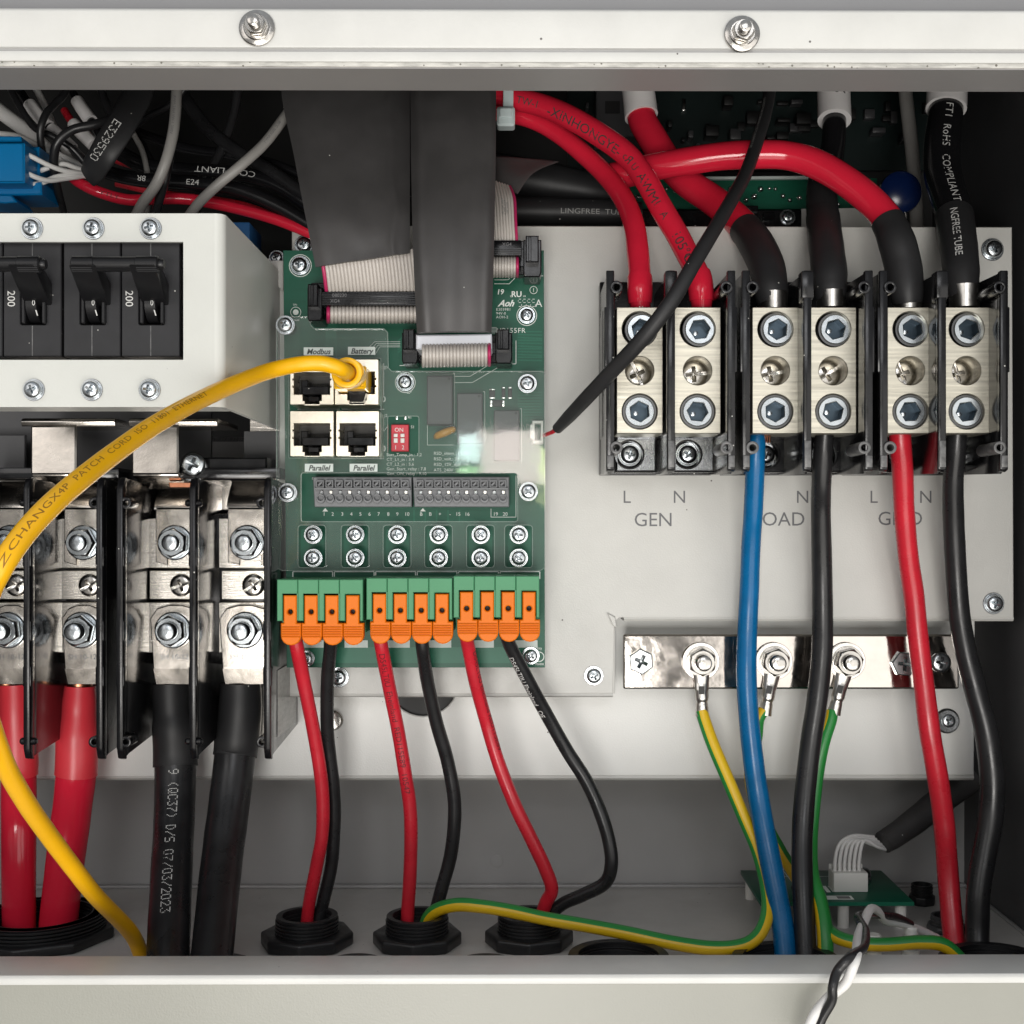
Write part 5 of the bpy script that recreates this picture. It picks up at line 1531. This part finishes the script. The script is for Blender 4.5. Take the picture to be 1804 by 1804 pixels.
t = T('ribbon_cable', 'rounded black sleeve hanging in front, with white ribbon plug below', 'ribbon cable', P(800, 640, -12), 'ribbon cables on the control board')
part(t, 'flat_sleeve', sheet([(722, 120, -6), (723, 180, -14), (724, 300, -28), (728, 450, -38), (735, 588, -36)], [(874, 120, -6), (874, 180, -14), (873, 300, -28), (870, 450, -38), (866, 586, -36)], 3.0, bow=2.2, creases=((0.1, 0.6, 0.05), (0.93, 0.6, 0.04), (0.62, -0.4, 0.1))), 'flat_sleeve', ang=60)
part(t, 'white_plug', MB().plate([[(733, 590), (866, 588), (866, 614), (858, 616), (742, 616), (733, 614)]], -26, -8, 0.5), 'pale_plastic')
g, e1, e2 = ribbon([(743, 606, -24), (743, 614, -28), (743, 628, -29), (743, 640, -25), (743, 645, -17)], [(865, 604, -24), (865, 612, -28), (865, 626, -29), (865, 638, -25), (865, 643, -17)], 20)
part(t, 'folded_ribbon', g, 'ribbon', kind='stuff'); part(t, 'end_wire', e1, 'ribbon'); part(t, 'red_edge_wire', e2, 'ribbon_red')

t = T('ribbon_cable', 'printed grey ribbon with red edge behind the rounded black sleeve', 'ribbon cable', P(890, 470, -12), 'ribbon cables on the control board')
g, e1, e2 = ribbon([(842, 310, 0), (846, 350, -8), (850, 390, -14), (852, 425, -16), (852, 440, -14)], [(901, 330, 0), (909, 350, -8), (911, 390, -14), (913, 425, -16), (913, 440, -14)], 12)
part(t, 'upper_ribbon', g, 'ribbon', kind='stuff'); part(t, 'end_wire', e1, 'ribbon'); part(t, 'red_edge_wire', e2, 'ribbon_red')
sr = part(t, 'strain_relief', MB().pbox(848, 423, 919, 450, -18, -7), 'black_plastic', bevel=0.4)
part(sr, 'moulded_text', MB().text('XG4', 893, 430, -18.1, 6), 'print_grey')
rb = MB()
for i in range(4):
    rb.pbox(850, 437 + i * 3.4, 918, 438.5 + i * 3.4, -18.25, -17.9)
part(sr, 'ribs', rb, 'black_plastic')
g, e1, e2 = ribbon([(852, 450, -10), (852, 456, -16), (852, 470, -18), (852, 482, -14), (852, 487, -6)], [(914, 450, -10), (914, 456, -16), (914, 470, -18), (914, 482, -14), (914, 487, -6)], 12)
part(t, 'folded_ribbon', g, 'ribbon', kind='stuff'); part(t, 'end_wire', e1, 'ribbon'); part(t, 'red_edge_wire', e2, 'ribbon_red')
pr = MB()
for yy, s_ in ((360, 'AWM 2651'), (372, 'VW-1'),):
    pass
for i in range(3):
    pr.text('AWM 2651 105 VW-1', 884 + i * 4.5, 348 + i * 4, -12 - 1.0, 3.2, rot=-86, align='LEFT')
part(t, 'printed_text', pr, 'print_grey')
part(t, 'fanned_sleeve', sheet([(874, 276, 12), (872, 300, 8), (870, 325, 3)], [(985, 285, 20), (940, 305, 10), (912, 342, 2)], 1.2, bow=0.5), 'flat_sleeve', ang=60)

# cable tie
t = T('cable_tie', 'translucent nylon cable tie around the red cables by the black sleeve', 'cable tie', P(890, 205, 28))
part(t, 'strap', MB().plate([[(887, 130), (905, 130), (904, 196), (886, 196)]], 7.2, 8.4, 0.2), 'tie_plastic')
hd = MB().plate([rrect(875, 187, 907, 221, 5)], 4, 11, 0.8)
hd.plate([rrect(880, 191, 902, 207, 2)], 3.2, 4.4, 0.3, yref=4)
part(t, 'head', hd, 'tie_plastic')

# ================================================================ wiring in the upper corner
GH = 'loose wires above the breaker housing'
h = T('blue_connector', 'blue plastic wire connector at the picture edge with white leads', 'connector', P(30, 345, -20))
part(h, 'body', MB().plate([rrect(-60, 251, 43, 322, 2)], -30, -5, 0.6), 'blue_plastic')
part(h, 'rear_shroud', MB().plate([[(-60, 256), (68, 258), (70, 340), (-60, 340)]], -18, -3, 0.6), 'blue_plastic')
part(h, 'latch', MB().plate([[(-60, 238), (36, 240), (38, 249), (-60, 251)]], -24, -12, 0.4), 'blue_plastic')
part(h, 'lower_shell', MB().plate([[(-60, 322), (72, 320), (74, 343), (-60, 345)]], -22, -4, 0.5), 'blue_plastic')
part(h, 'lower_latch', MB().plate([[(-60, 342), (20, 344), (30, 356), (8, 358), (-60, 352)]], -26, -10, 0.4), 'blue_plastic')
for i, pts in enumerate(([(40, 268, -26, 4.5), (60, 278, -24, 4.5), (88, 292, -20, 4.5), (115, 301, -15, 4.5), (160, 308, -6, 4.5)],
                         [(40, 300, -26, 4.5), (60, 311, -24, 4.5), (85, 318, -20, 4.5), (112, 315, -15, 4.5), (160, 308, -6, 4.5)],
                         [(70, 301, -16, 4.5), (90, 294, -16, 4.5), (112, 289, -14, 4.5), (134, 296, -10, 4.5), (165, 306, -4, 4.5)],
                         [(52, 326, -22, 4.5), (75, 322, -20, 4.5), (98, 312, -17, 4.5), (125, 309, -13, 4.5), (162, 311, -6, 4.5)])):
    p_ = Path(pts)
    part(h, 'white_lead', MB().sweep(p_, 12), 'white_wire', ang=60)

simple('loose_wire', 'thick white wire coming in at the picture edge above the blue connector', [(-30, 168, 20, 13), (0, 196, 16, 13), (35, 222, 12, 13), (66, 248, 8, 12.5), (110, 290, 4, 12)], 'white_wire', 'wire', GH)
t, p = cable('loose_wire', 'white marker sleeve on a black wire, nearest the thick white wire', 'wire', [(35, 160, 10, 8), (52, 184, 6, 8), (75, 212, 4, 8), (105, 240, 2, 8), (128, 262, 0, 8), (150, 285, 0, 8)], 0, GH)
part(t, 'jacket', MB().sweep(p, 16), 'cable_black_gloss', ang=60)
part(t, 'marker_sleeve', MB().sweep(p, 18, 1.0, 2.3, dr=0.75).sweep(p, 18, 2.5, 4.0, dr=0.65), 'white_sleeve', ang=60)
t, p = cable('loose_wire', 'white marker sleeve with a red wire, beside the dotted black tag', 'wire', [(122, 150, 12, 7), (136, 178, 8, 7), (152, 202, 4, 7.5), (168, 224, 2, 7.5), (180, 250, 2, 8)], 0, GH)
part(t, 'jacket', MB().sweep(p, 16), 'cable_black_gloss', ang=60)
part(t, 'marker_sleeve', MB().sweep(p, 18, 1.0, 2.5, dr=0.9), 'white_sleeve', ang=60)
t, p = cable('loose_wire', 'short white marker sleeve on a red wire under the black loop', 'wire', [(114, 195, 14, 7), (126, 214, 10, 7), (142, 232, 7, 8), (160, 250, 5, 8), (178, 268, 4, 8)], 0, GH)
part(t, 'jacket', MB().sweep(p, 16, 0, 2), 'red_matt', ang=60)
part(t, 'marker_sleeve', MB().sweep(p, 18, 1.2, 3.2, dr=0.9), 'white_sleeve', ang=60)
simple('loose_wire', 'thin black wire looping down in front of the white wires', [(122, 140, 0, 6.5), (113, 166, -6, 6.5), (95, 185, -10, 6.5), (79, 204, -14, 6.5), (71, 233, -14, 6.5), (76, 272, -10, 6.5), (90, 300, -4, 6)], 'cable_black', 'wire', GH)
simple('loose_wire', 'black wire looping round behind the dotted tag and down to the housing', [(262, 150, 0, 8), (246, 173, -6, 8), (213, 203, -12, 8), (168, 219, -18, 8), (125, 230, -20, 8), (99, 256, -20, 8), (95, 296, -16, 8), (102, 335, -10, 7), (113, 375, -2, 6)], 'cable_black', 'wire', GH)
t, p = simple('loose_wire', 'grey wire hanging straight down to the housing beside the dotted tag', [(314, 120, -4, 9), (311, 165, -10, 9.2), (309, 200, -14, 9.4), (304, 239, -18, 9.5), (292, 285, -20, 9.6), (275, 325, -18, 9.6), (252, 357, -12, 9.5), (240, 380, -6, 9.5)], 'grey_cable', 'wire', GH)
part(t, 'printed_text', MB().wrap(p, 1.2, 'AWM 2464 VW-1 300V', 0.5, 0, sx=1.3), 'print_grey')
t, p = simple('loose_wire', 'grey wire slanting from the wide black sleeve down to the housing', [(520, 180, 4, 9), (499, 210, -2, 9), (466, 253, -10, 9), (426, 290, -16, 9), (382, 327, -16, 9), (350, 358, -12, 9), (330, 385, -6, 9)], 'grey_cable', 'wire', GH)
part(t, 'printed_text', MB().wrap(p, 1.2, '80°C 300V VW-1', 0.5, 10, sx=1.3), 'print_grey')
simple('loose_wire', 'thin black wire close behind the straight grey wire', [(306, 230, -8, 8), (300, 270, -12, 8), (291, 315, -13, 8), (281, 350, -10, 8), (272, 385, -6, 7.5)], 'cable_black', 'wire', GH)
simple('loose_wire', 'black cable slanting behind the grey wires to the board corner', [(305, 140, 30, 11), (330, 180, 28, 11.5), (366, 226, 24, 12), (405, 258, 20, 12), (440, 280, 16, 12), (482, 305, 12, 12), (540, 345, 8, 12)], 'cable_black', 'wire', GH)
t, p = simple('loose_wire', 'glossy black cable with white lettering in the middle of the bundle', [(185, 255, 24, 13.5), (215, 272, 22, 13.5), (255, 292, 20, 14), (310, 300, 18, 14), (390, 305, 16, 14), (455, 314, 14, 14), (500, 332, 12, 14), (545, 362, 10, 14)], 'cable_black_gloss', 'wire', GH)
part(t, 'printed_text', MB().wrap(p, 5.0, 'COMPLIANT', 0.75, 5, sx=1.35, rev=True), 'print_white')
t, p = simple('loose_wire', 'glossy black cable at the bottom of the bundle above the red wires', [(160, 290, 12, 12.5), (196, 306, 10, 12.5), (249, 317, 8, 13), (316, 322, 6, 13), (380, 327, 4, 13), (430, 337, 4, 13), (482, 359, 4, 13), (520, 380, 4, 13), (560, 405, 4, 13)], 'cable_black_gloss', 'wire', GH)
part(t, 'printed_text', MB().wrap(p, 2.4, '6   8R', 0.75, 0, sx=1.1, rev=True).wrap(p, 3.2, 'E24', 0.75, 0, sx=1.2), 'print_white')
t, p = simple('loose_wire', 'red wire with dark lettering curving under the dotted tag', [(120, 305, -4, 9), (140, 322, -6, 9.5), (176, 339, -6, 10), (226, 352, -2, 10), (285, 350, 2, 10), (340, 352, 4, 10), (420, 368, 4, 10), (490, 388, 4, 10), (550, 412, 4, 10)], 'red_gloss', 'wire', GH)
part(t, 'printed_text', MB().wrap(p, 1.9, 'YTLY', 0.8, 0, sx=1.2), 'print_darkred')
simple('loose_wire', 'second red wire, thinner, half hidden above the first', [(205, 322, 14, 7.5), (240, 330, 14, 7.5), (300, 344, 14, 7.5), (370, 352, 14, 7.5), (440, 366, 13, 7.5), (520, 398, 12, 7.5)], 'red_matt', 'wire', GH)
simple('loose_wire', 'thin black wire with white lettering crossing behind the tag', [(232, 225, 26, 6), (246, 245, 24, 6), (258, 268, 22, 6), (272, 292, 20, 6)], 'cable_black_gloss', 'wire', GH)
simple('loose_wire', 'dark wire hanging at the very top beside the white sleeves', [(170, 130, 16, 7), (180, 165, 14, 7), (192, 195, 12, 7), (205, 225, 10, 7)], 'cable_black', 'wire', GH)

for lab, mm_, pts in (('thin black wire crossing high behind the straight grey wire', 'cable_black', [(330, 150, 6, 5.5), (300, 185, 8, 5.5), (262, 205, 12, 5.5), (228, 232, 16, 5.5), (205, 262, 18, 5.5)]),
                      ('thin white wire dipping behind the blue connector top', 'white_wire', [(-10, 235, 6, 5), (30, 240, 6, 5), (70, 258, 4, 5), (110, 275, 2, 5), (150, 296, 0, 5)]),
                      ('glossy black wire curving from behind the tag to the sleeve', 'cable_black_gloss', [(200, 215, 34, 9), (260, 240, 32, 9), (330, 262, 28, 9), (400, 272, 24, 9), (470, 286, 20, 9), (540, 312, 18, 9)]),
                      ('thin red wire just showing above the black bundle', 'red_matt', [(150, 238, 26, 5.5), (175, 262, 24, 5.5), (210, 285, 24, 5.5), (300, 310, 24, 5.5)]),
                      ('white wire running low behind the black loop to the tag', 'white_wire', [(60, 150, 22, 6), (84, 196, 18, 6), (104, 246, 14, 6), (130, 286, 8, 6), (170, 306, 2, 6)]),
                      ('black wire bending over the white marker sleeves', 'cable_black', [(15, 150, 0, 6), (40, 196, -6, 6), (62, 226, -8, 6), (92, 240, -8, 6), (128, 262, -6, 6), (160, 300, -2, 6)]),
                      ('thin grey wire hanging next to the dotted tag', 'grey_cable', [(232, 140, 20, 5), (224, 180, 20, 5), (230, 224, 20, 5), (252, 270, 18, 5), (262, 330, 14, 5), (256, 390, 8, 5)]),
                      ('black wire dropping behind the slanting grey wire', 'cable_black', [(420, 150, 24, 8), (412, 200, 24, 8), (396, 250, 22, 8), (372, 300, 18, 8), (350, 345, 12, 8), (345, 390, 6, 8)])):
    simple('loose_wire', lab, pts, mm_, 'wire', GH)

tg = T('shrink_tag', 'flat black shrink sleeve with dotted white number over the white leads', 'sleeve', P(160, 310, -14))
pa = Path([(246, 150, -8, 27), (236, 180, -14, 28), (212, 222, -22, 27), (186, 264, -24, 26), (166, 296, -20, 25), (155, 312, -17, 20)], 8)
part(tg, 'sleeve', MB().sweep(pa, 24, flat=0.32), 'sleeve_black', ang=60)
nt = MB()
v, f = dot_geo('E329530', 15.5 * s_at(-24))
oo = P(208, 214, -30)
dirv = Vector((-0.545, 0, -0.838)); upv = Vector((0.838, 0, -0.545)) * 1.0
nt2 = [oo + dirv * a * 0.86 + upv * (b_ - 1.5) for a, b_ in v]
part(tg, 'dotted_number', MB().add(nt2, f), 'print_white')

# ================================================================ dark background above the plate
bd = T('power_board', 'green power board with solder joints behind the red cables', 'circuit board', P(1300, 372, 66))
part(bd, 'board', MB().plate([rrect(1095, 314, 1545, 368, 0)], 62, 64, 0.1), 'pcb')
part(bd, 'bright_edge', MB().plate([[(1240, 311), (1520, 309), (1520, 314), (1240, 316)]], 58, 60, 0.1), 'label_grey')
for i in range(32):
    px = 1110 + i * 13.5 + rnd.uniform(-3, 3)
    r_ = rnd.uniform(3.0, 6.5)
    o = P(px, rnd.choice((335, 348, 352, 358)) + rnd.uniform(-3, 3), 62)
    k = s_at(62)
    part(bd, 'solder_joint', MB().lathe(o, FRONT, [(r_ * k, 0), (r_ * k * 0.85, r_ * k * 0.5), (r_ * k * 0.4, r_ * k * 0.9), (0.05, r_ * k)], 12), 'solder')
part(bd, 'lower_frame', MB().plate([rrect(1080, 370, 1412, 400, 1)], 50, 56, 0.3), 'black_plastic')
screw(bd, 'sems', 1387, 383, 50, 14, 'zinc')
part(bd, 'terminal_body', MB().plate([rrect(1280, 362, 1336, 372, 1), rrect(1345, 374, 1365, 388, 2)], 48, 56, 0.3), 'black_gloss')
part(bd, 'pale_bracket', MB().plate([[(1412, 368), (1545, 366), (1545, 400), (1412, 400)]], 52, 54), 'plate_paint')
up = T('upper_board', 'unlit board with components high at the back of the housing', 'circuit board', P(1350, 260, 112))
part(up, 'board', MB().plate([rrect(1000, 60, 1640, 300, 0)], 112, 114), 'board_in_shade')
for i in range(46):
    px, py = rnd.uniform(1010, 1630), rnd.uniform(165, 262)
    w, hh = rnd.uniform(5, 26), rnd.uniform(5, 22)
    part(up, 'component', MB().pbox(px, py, px + w, py + hh, 112 - rnd.uniform(2, 9), 112), rnd.choice(('void', 'relay', 'relay', 'void', 'solder' if w < 9 else 'void')), bevel=0.3)
va = T('blue_varistor', 'round dark blue varistor behind the arched red cable', 'component', P(1590, 372, 42))
part(va, 'body', MB().lathe(P(1585, 340, 40), FRONT, [(8.0, -2), (8.6, 0), (8.2, 2), (6.2, 3.6), (2, 4.4)], 32), 'blue_cap')
part(va, 'lead', MB().lathe(P(1590, 372, 40), (0, 0, -1), [(0.4, 0), (0.4, 8)], 8).lathe(P(1596, 372, 41), (0, 0, -1), [(0.4, 0), (0.4, 8)], 8), 'tinned')
simple('loose_wire', 'grey pink cable hanging in the dark beside the varistor', [(1592, 130, 70, 12), (1598, 190, 66, 12), (1606, 260, 60, 12), (1612, 330, 52, 12), (1615, 400, 44, 12), (1616, 420, 44, 12)], 'grey_cable', 'wire')
tb = T('black_tube', 'fat black tubing lying behind the plate top, with faint lettering', 'tube', P(960, 390, 48))
pa = Path([(700, 372, 46, 26), (850, 372, 46, 26), (960, 373, 46, 25), (1060, 375, 46, 24), (1130, 378, 46, 22)])
part(tb, 'jacket', MB().sweep(pa, 24), 'sleeve_black', ang=60)
part(tb, 'printed_text', MB().wrap(pa, 2.22, 'LINGFREE  TUBE  E', 0.36, -8, sx=1.25), 'print_faint')
tb = T('black_tube', 'black tubing bundle arching behind the thinner red cable', 'tube', P(960, 330, 70))
pa = Path([(820, 300, 70, 40), (930, 318, 70, 38), (1030, 335, 70, 34), (1110, 352, 72, 28)])
part(tb, 'jacket', MB().sweep(pa, 24), 'sleeve_black', ang=60)
bx = T('white_relay', 'pale box shapes in shade behind the white marker sleeve', 'component', P(1100, 230, 90))
part(bx, 'case', MB().plate([rrect(1050, 150, 1140, 240, 2)], 88, 108, 0.4), 'relay')
part(bx, 'window', MB().plate([rrect(1066, 178, 1092, 200, 1)], 87.6, 88.2), 'void')

# ================================================================ floor glands
FZ = -152.0


def gland(label, px, py, r_nut, r_in, height, nutpx=None, mk='black_rubber', grp='black cable glands in the floor'):
    """px, py: where the gland's middle meets the floor in the photo's view."""
    d = FZ * F / -(py - CY)
    o = Vector(((px - CX) * d / F, d - D0, FZ))
    t = T('cable_gland', label, 'cable gland', o, grp)
    up_ = (0, 0, 1)
    nb = MB().ring(o, up_, r_in, r_nut * 0.98, 0.05, height * 0.45, 8 if r_nut < 30 else 12)
    part(t, 'nut', nb, mk, bevel=1.0, seg=3)
    th = MB()
    z = height * 0.45
    th.ring(o, up_, r_in * 0.80, r_in * 1.0, 0.1, height * 0.55, 36)
    while z < height - 0.9:
        th.ring(o, up_, r_in * 0.86, r_in * 1.05, z, z + 0.75, 36)
        th.ring(o, up_, r_in * 0.84, r_in * 1.0, z + 0.75, z + 1.3, 36)
        z += 1.3
    th.ring(o, up_, r_in * 0.82, r_in * 1.02, z, height, 36)
    part(t, 'threaded_collar', th, mk, bevel=0.12, seg=1)
    part(t, 'seal', MB().lathe(o, up_, [(r_in * 0.88, 0.3), (r_in * 0.88, 1.0), (r_in * 0.3, 0.9)], 28), 'void')
    return t


gland('black floor gland around the red and black wire pair nearest the battery cables', 541, 1664, 17.5, 11.0, 11)
gland('black floor gland the long earth wire drops into', 735, 1664, 16.8, 11.0, 11)
gland('black floor gland around the wire pair ending farthest from the battery cables', 932, 1662, 16.8, 11.0, 11)
gland('wide black floor gland around both thick red cables', 72, 1652, 28, 22.5, 9)
gland('black floor gland around both thick black cables', 350, 1738, 24, 20, 5)
gland('empty black gland rim showing behind the lip under the wide red gland side', 625, 1722, 13.5, 10, 5)
gland('empty black gland rim showing behind the lip between two wired glands', 855, 1722, 13.5, 10, 5)
gland('empty black gland rim under the long earth wire', 1090, 1712, 21, 17, 6)
gland('black gland around the blue and black mains cables', 1385, 1712, 22, 18, 5)
gland('black gland around the black cable near the side wall', 1755, 1712, 22, 17, 5)

# ================================================================ small board on the floor
zb_ = -141.3
fb = T('floor_board', 'small green board on standoffs above the floor with white plug', 'circuit board', (118, 40, FZ))
part(fb, 'board', MB().box(88.5, 147, 14, 60, zb_ - 1.6, zb_), 'pcb', bevel=0.1)
part(fb, 'pale_edge', MB().box(88.5, 147, 13.85, 14, zb_ - 1.5, zb_ - 0.1), 'pcb_copper')
part(fb, 'sticker', MB().box(113, 125, 17, 22, zb_ + 0.03, zb_ + 0.12), 'silk')
sk = MB()
for i in range(5):
    sk.box(112 + i * 2.4, 113.6 + i * 2.4, 26 + i * 0.5, 36, zb_ + 0.03, zb_ + 0.08)
sk.box(106, 106.3, 16, 58, zb_ + 0.03, zb_ + 0.08); sk.box(100, 130, 50, 50.3, zb_ + 0.03, zb_ + 0.08)
part(fb, 'silkscreen', sk, 'silk', kind='stuff')
part(fb, 'barcode', MB().box(119, 124, 17.8, 21.2, zb_ + 0.14, zb_ + 0.16), 'print_grey')
part(fb, 'chip', MB().box(124, 131, 44, 50, zb_, zb_ + 2.2).box(97, 100, 40, 44, zb_, zb_ + 1.4).box(104, 108, 30, 33, zb_, zb_ + 1.0), 'void', bevel=0.2)
hd = MB().box(119.5, 133, 27, 35, zb_, zb_ + 7.5)
hd.box(119.5, 133, 35.2, 36.4, zb_, zb_ + 9.0)
wp = part(fb, 'wire_plug', hd, 'white_plastic', bevel=0.5)
lead = MB()
for i in range(6):
    x = 121 + i * 1.9
    lead.sweep(Path([(x, 31, zb_ + 5, 0.75), (x, 31, zb_ + 12, 0.75), (x + 2.2, 32, zb_ + 18 + i * 0.2, 0.75), (x + 8, 34, zb_ + 20.5 - i * 0.9, 0.75), (x + 17 - i * 0.9, 38, zb_ + 19 - i * 1.0, 0.75)], 6, world=True), 10)
part(fb, 'white_leads', lead, 'white_wire', kind='stuff', ang=60)
part(fb, 'coil', MB().lathe((134.5, 42, zb_), (0, 0, 1), [(3.4, 0), (3.6, 1.5), (3.0, 2), (3.6, 2.6), (3.4, 4), (2.4, 5.4), (0.8, 6)], 24), 'zinc')
for x, y in ((92, 18), (143, 18), (92, 56), (143, 56), (121, 18)):
    part(fb, 'standoff', MB().lathe((x, y, FZ), (0, 0, 1), [(2.2, 0), (2.2, zb_ - 1.6 - FZ)], 16), 'white_plastic')
t, p = simple('flat_lead_sleeve', 'black sleeve carrying white leads from the small board up behind the red cable', [(1556, 1484, 37, 20), (1582, 1468, 40, 21), (1620, 1440, 44, 23), (1660, 1408, 50, 24), (1710, 1370, 56, 25)], 'flat_sleeve', 'sleeve')
for lab, x, y, r_, hh in (('white plastic floor peg nearest the twisted wires', 122, -22, 2.8, 9), ('white plastic floor peg behind the low earth wire', 137, -16, 2.4, 10)):
    t = T('floor_peg', lab, 'peg', (x, y, FZ), 'white floor pegs')
    part(t, 'shaft', MB().lathe((x, y, FZ), (0, 0, 1), [(r_ * 1.3, 0), (r_ * 1.3, 2), (r_, 2.3), (r_, hh), (r_ * 0.8, hh + 0.6)], 20), 'white_plastic')
gland('small dark grommet on the floor behind the red cable', 1624, 1592, 5.6, 4.2, 8, grp='small floor grommets')
gland('grey rimmed floor grommet the red cable drops into', 1668, 1640, 8.0, 5.8, 6, mk='relay', grp='small floor grommets')

# ================================================================ twisted pair leaving over the lower lip
t, p = simple('signal_wire', 'white wire of the twisted pair leaving over the lower lip', [(1650, 1652, -4, 7), (1620, 1638, -10, 7), (1590, 1628, -18, 7), (1560, 1622, -26, 7), (1545, 1604, -40, 7.5), (1533, 1602, -52, 7.8), (1522, 1624, -70, 8), (1512, 1650, -92, 8), (1509, 1680, -113, 9.2), (1503, 1702, -119, 9.2), (1489, 1733, -118, 9.2), (1457, 1760, -117, 9.2), (1430, 1797, -119, 9.2), (1410, 1860, -118, 8.5)], 'white_wire', 'wire', 'twisted pair over the lip')
t, p = simple('signal_wire', 'black wire of the twisted pair leaving over the lower lip', [(1604, 1628, -14, 7), (1580, 1616, -22, 7), (1553, 1612, -32, 7), (1530, 1612, -44, 7.5), (1512, 1616, -64, 8), (1524, 1640, -84, 8), (1521, 1668, -104, 8.5), (1498, 1686, -118, 8.7), (1476, 1710, -119, 8.7), (1467, 1739, -121, 8.7), (1465, 1764, -120, 8.7), (1445, 1801, -119, 8.7), (1428, 1860, -119, 8.5)], 'cable_black', 'wire', 'twisted pair over the lip')
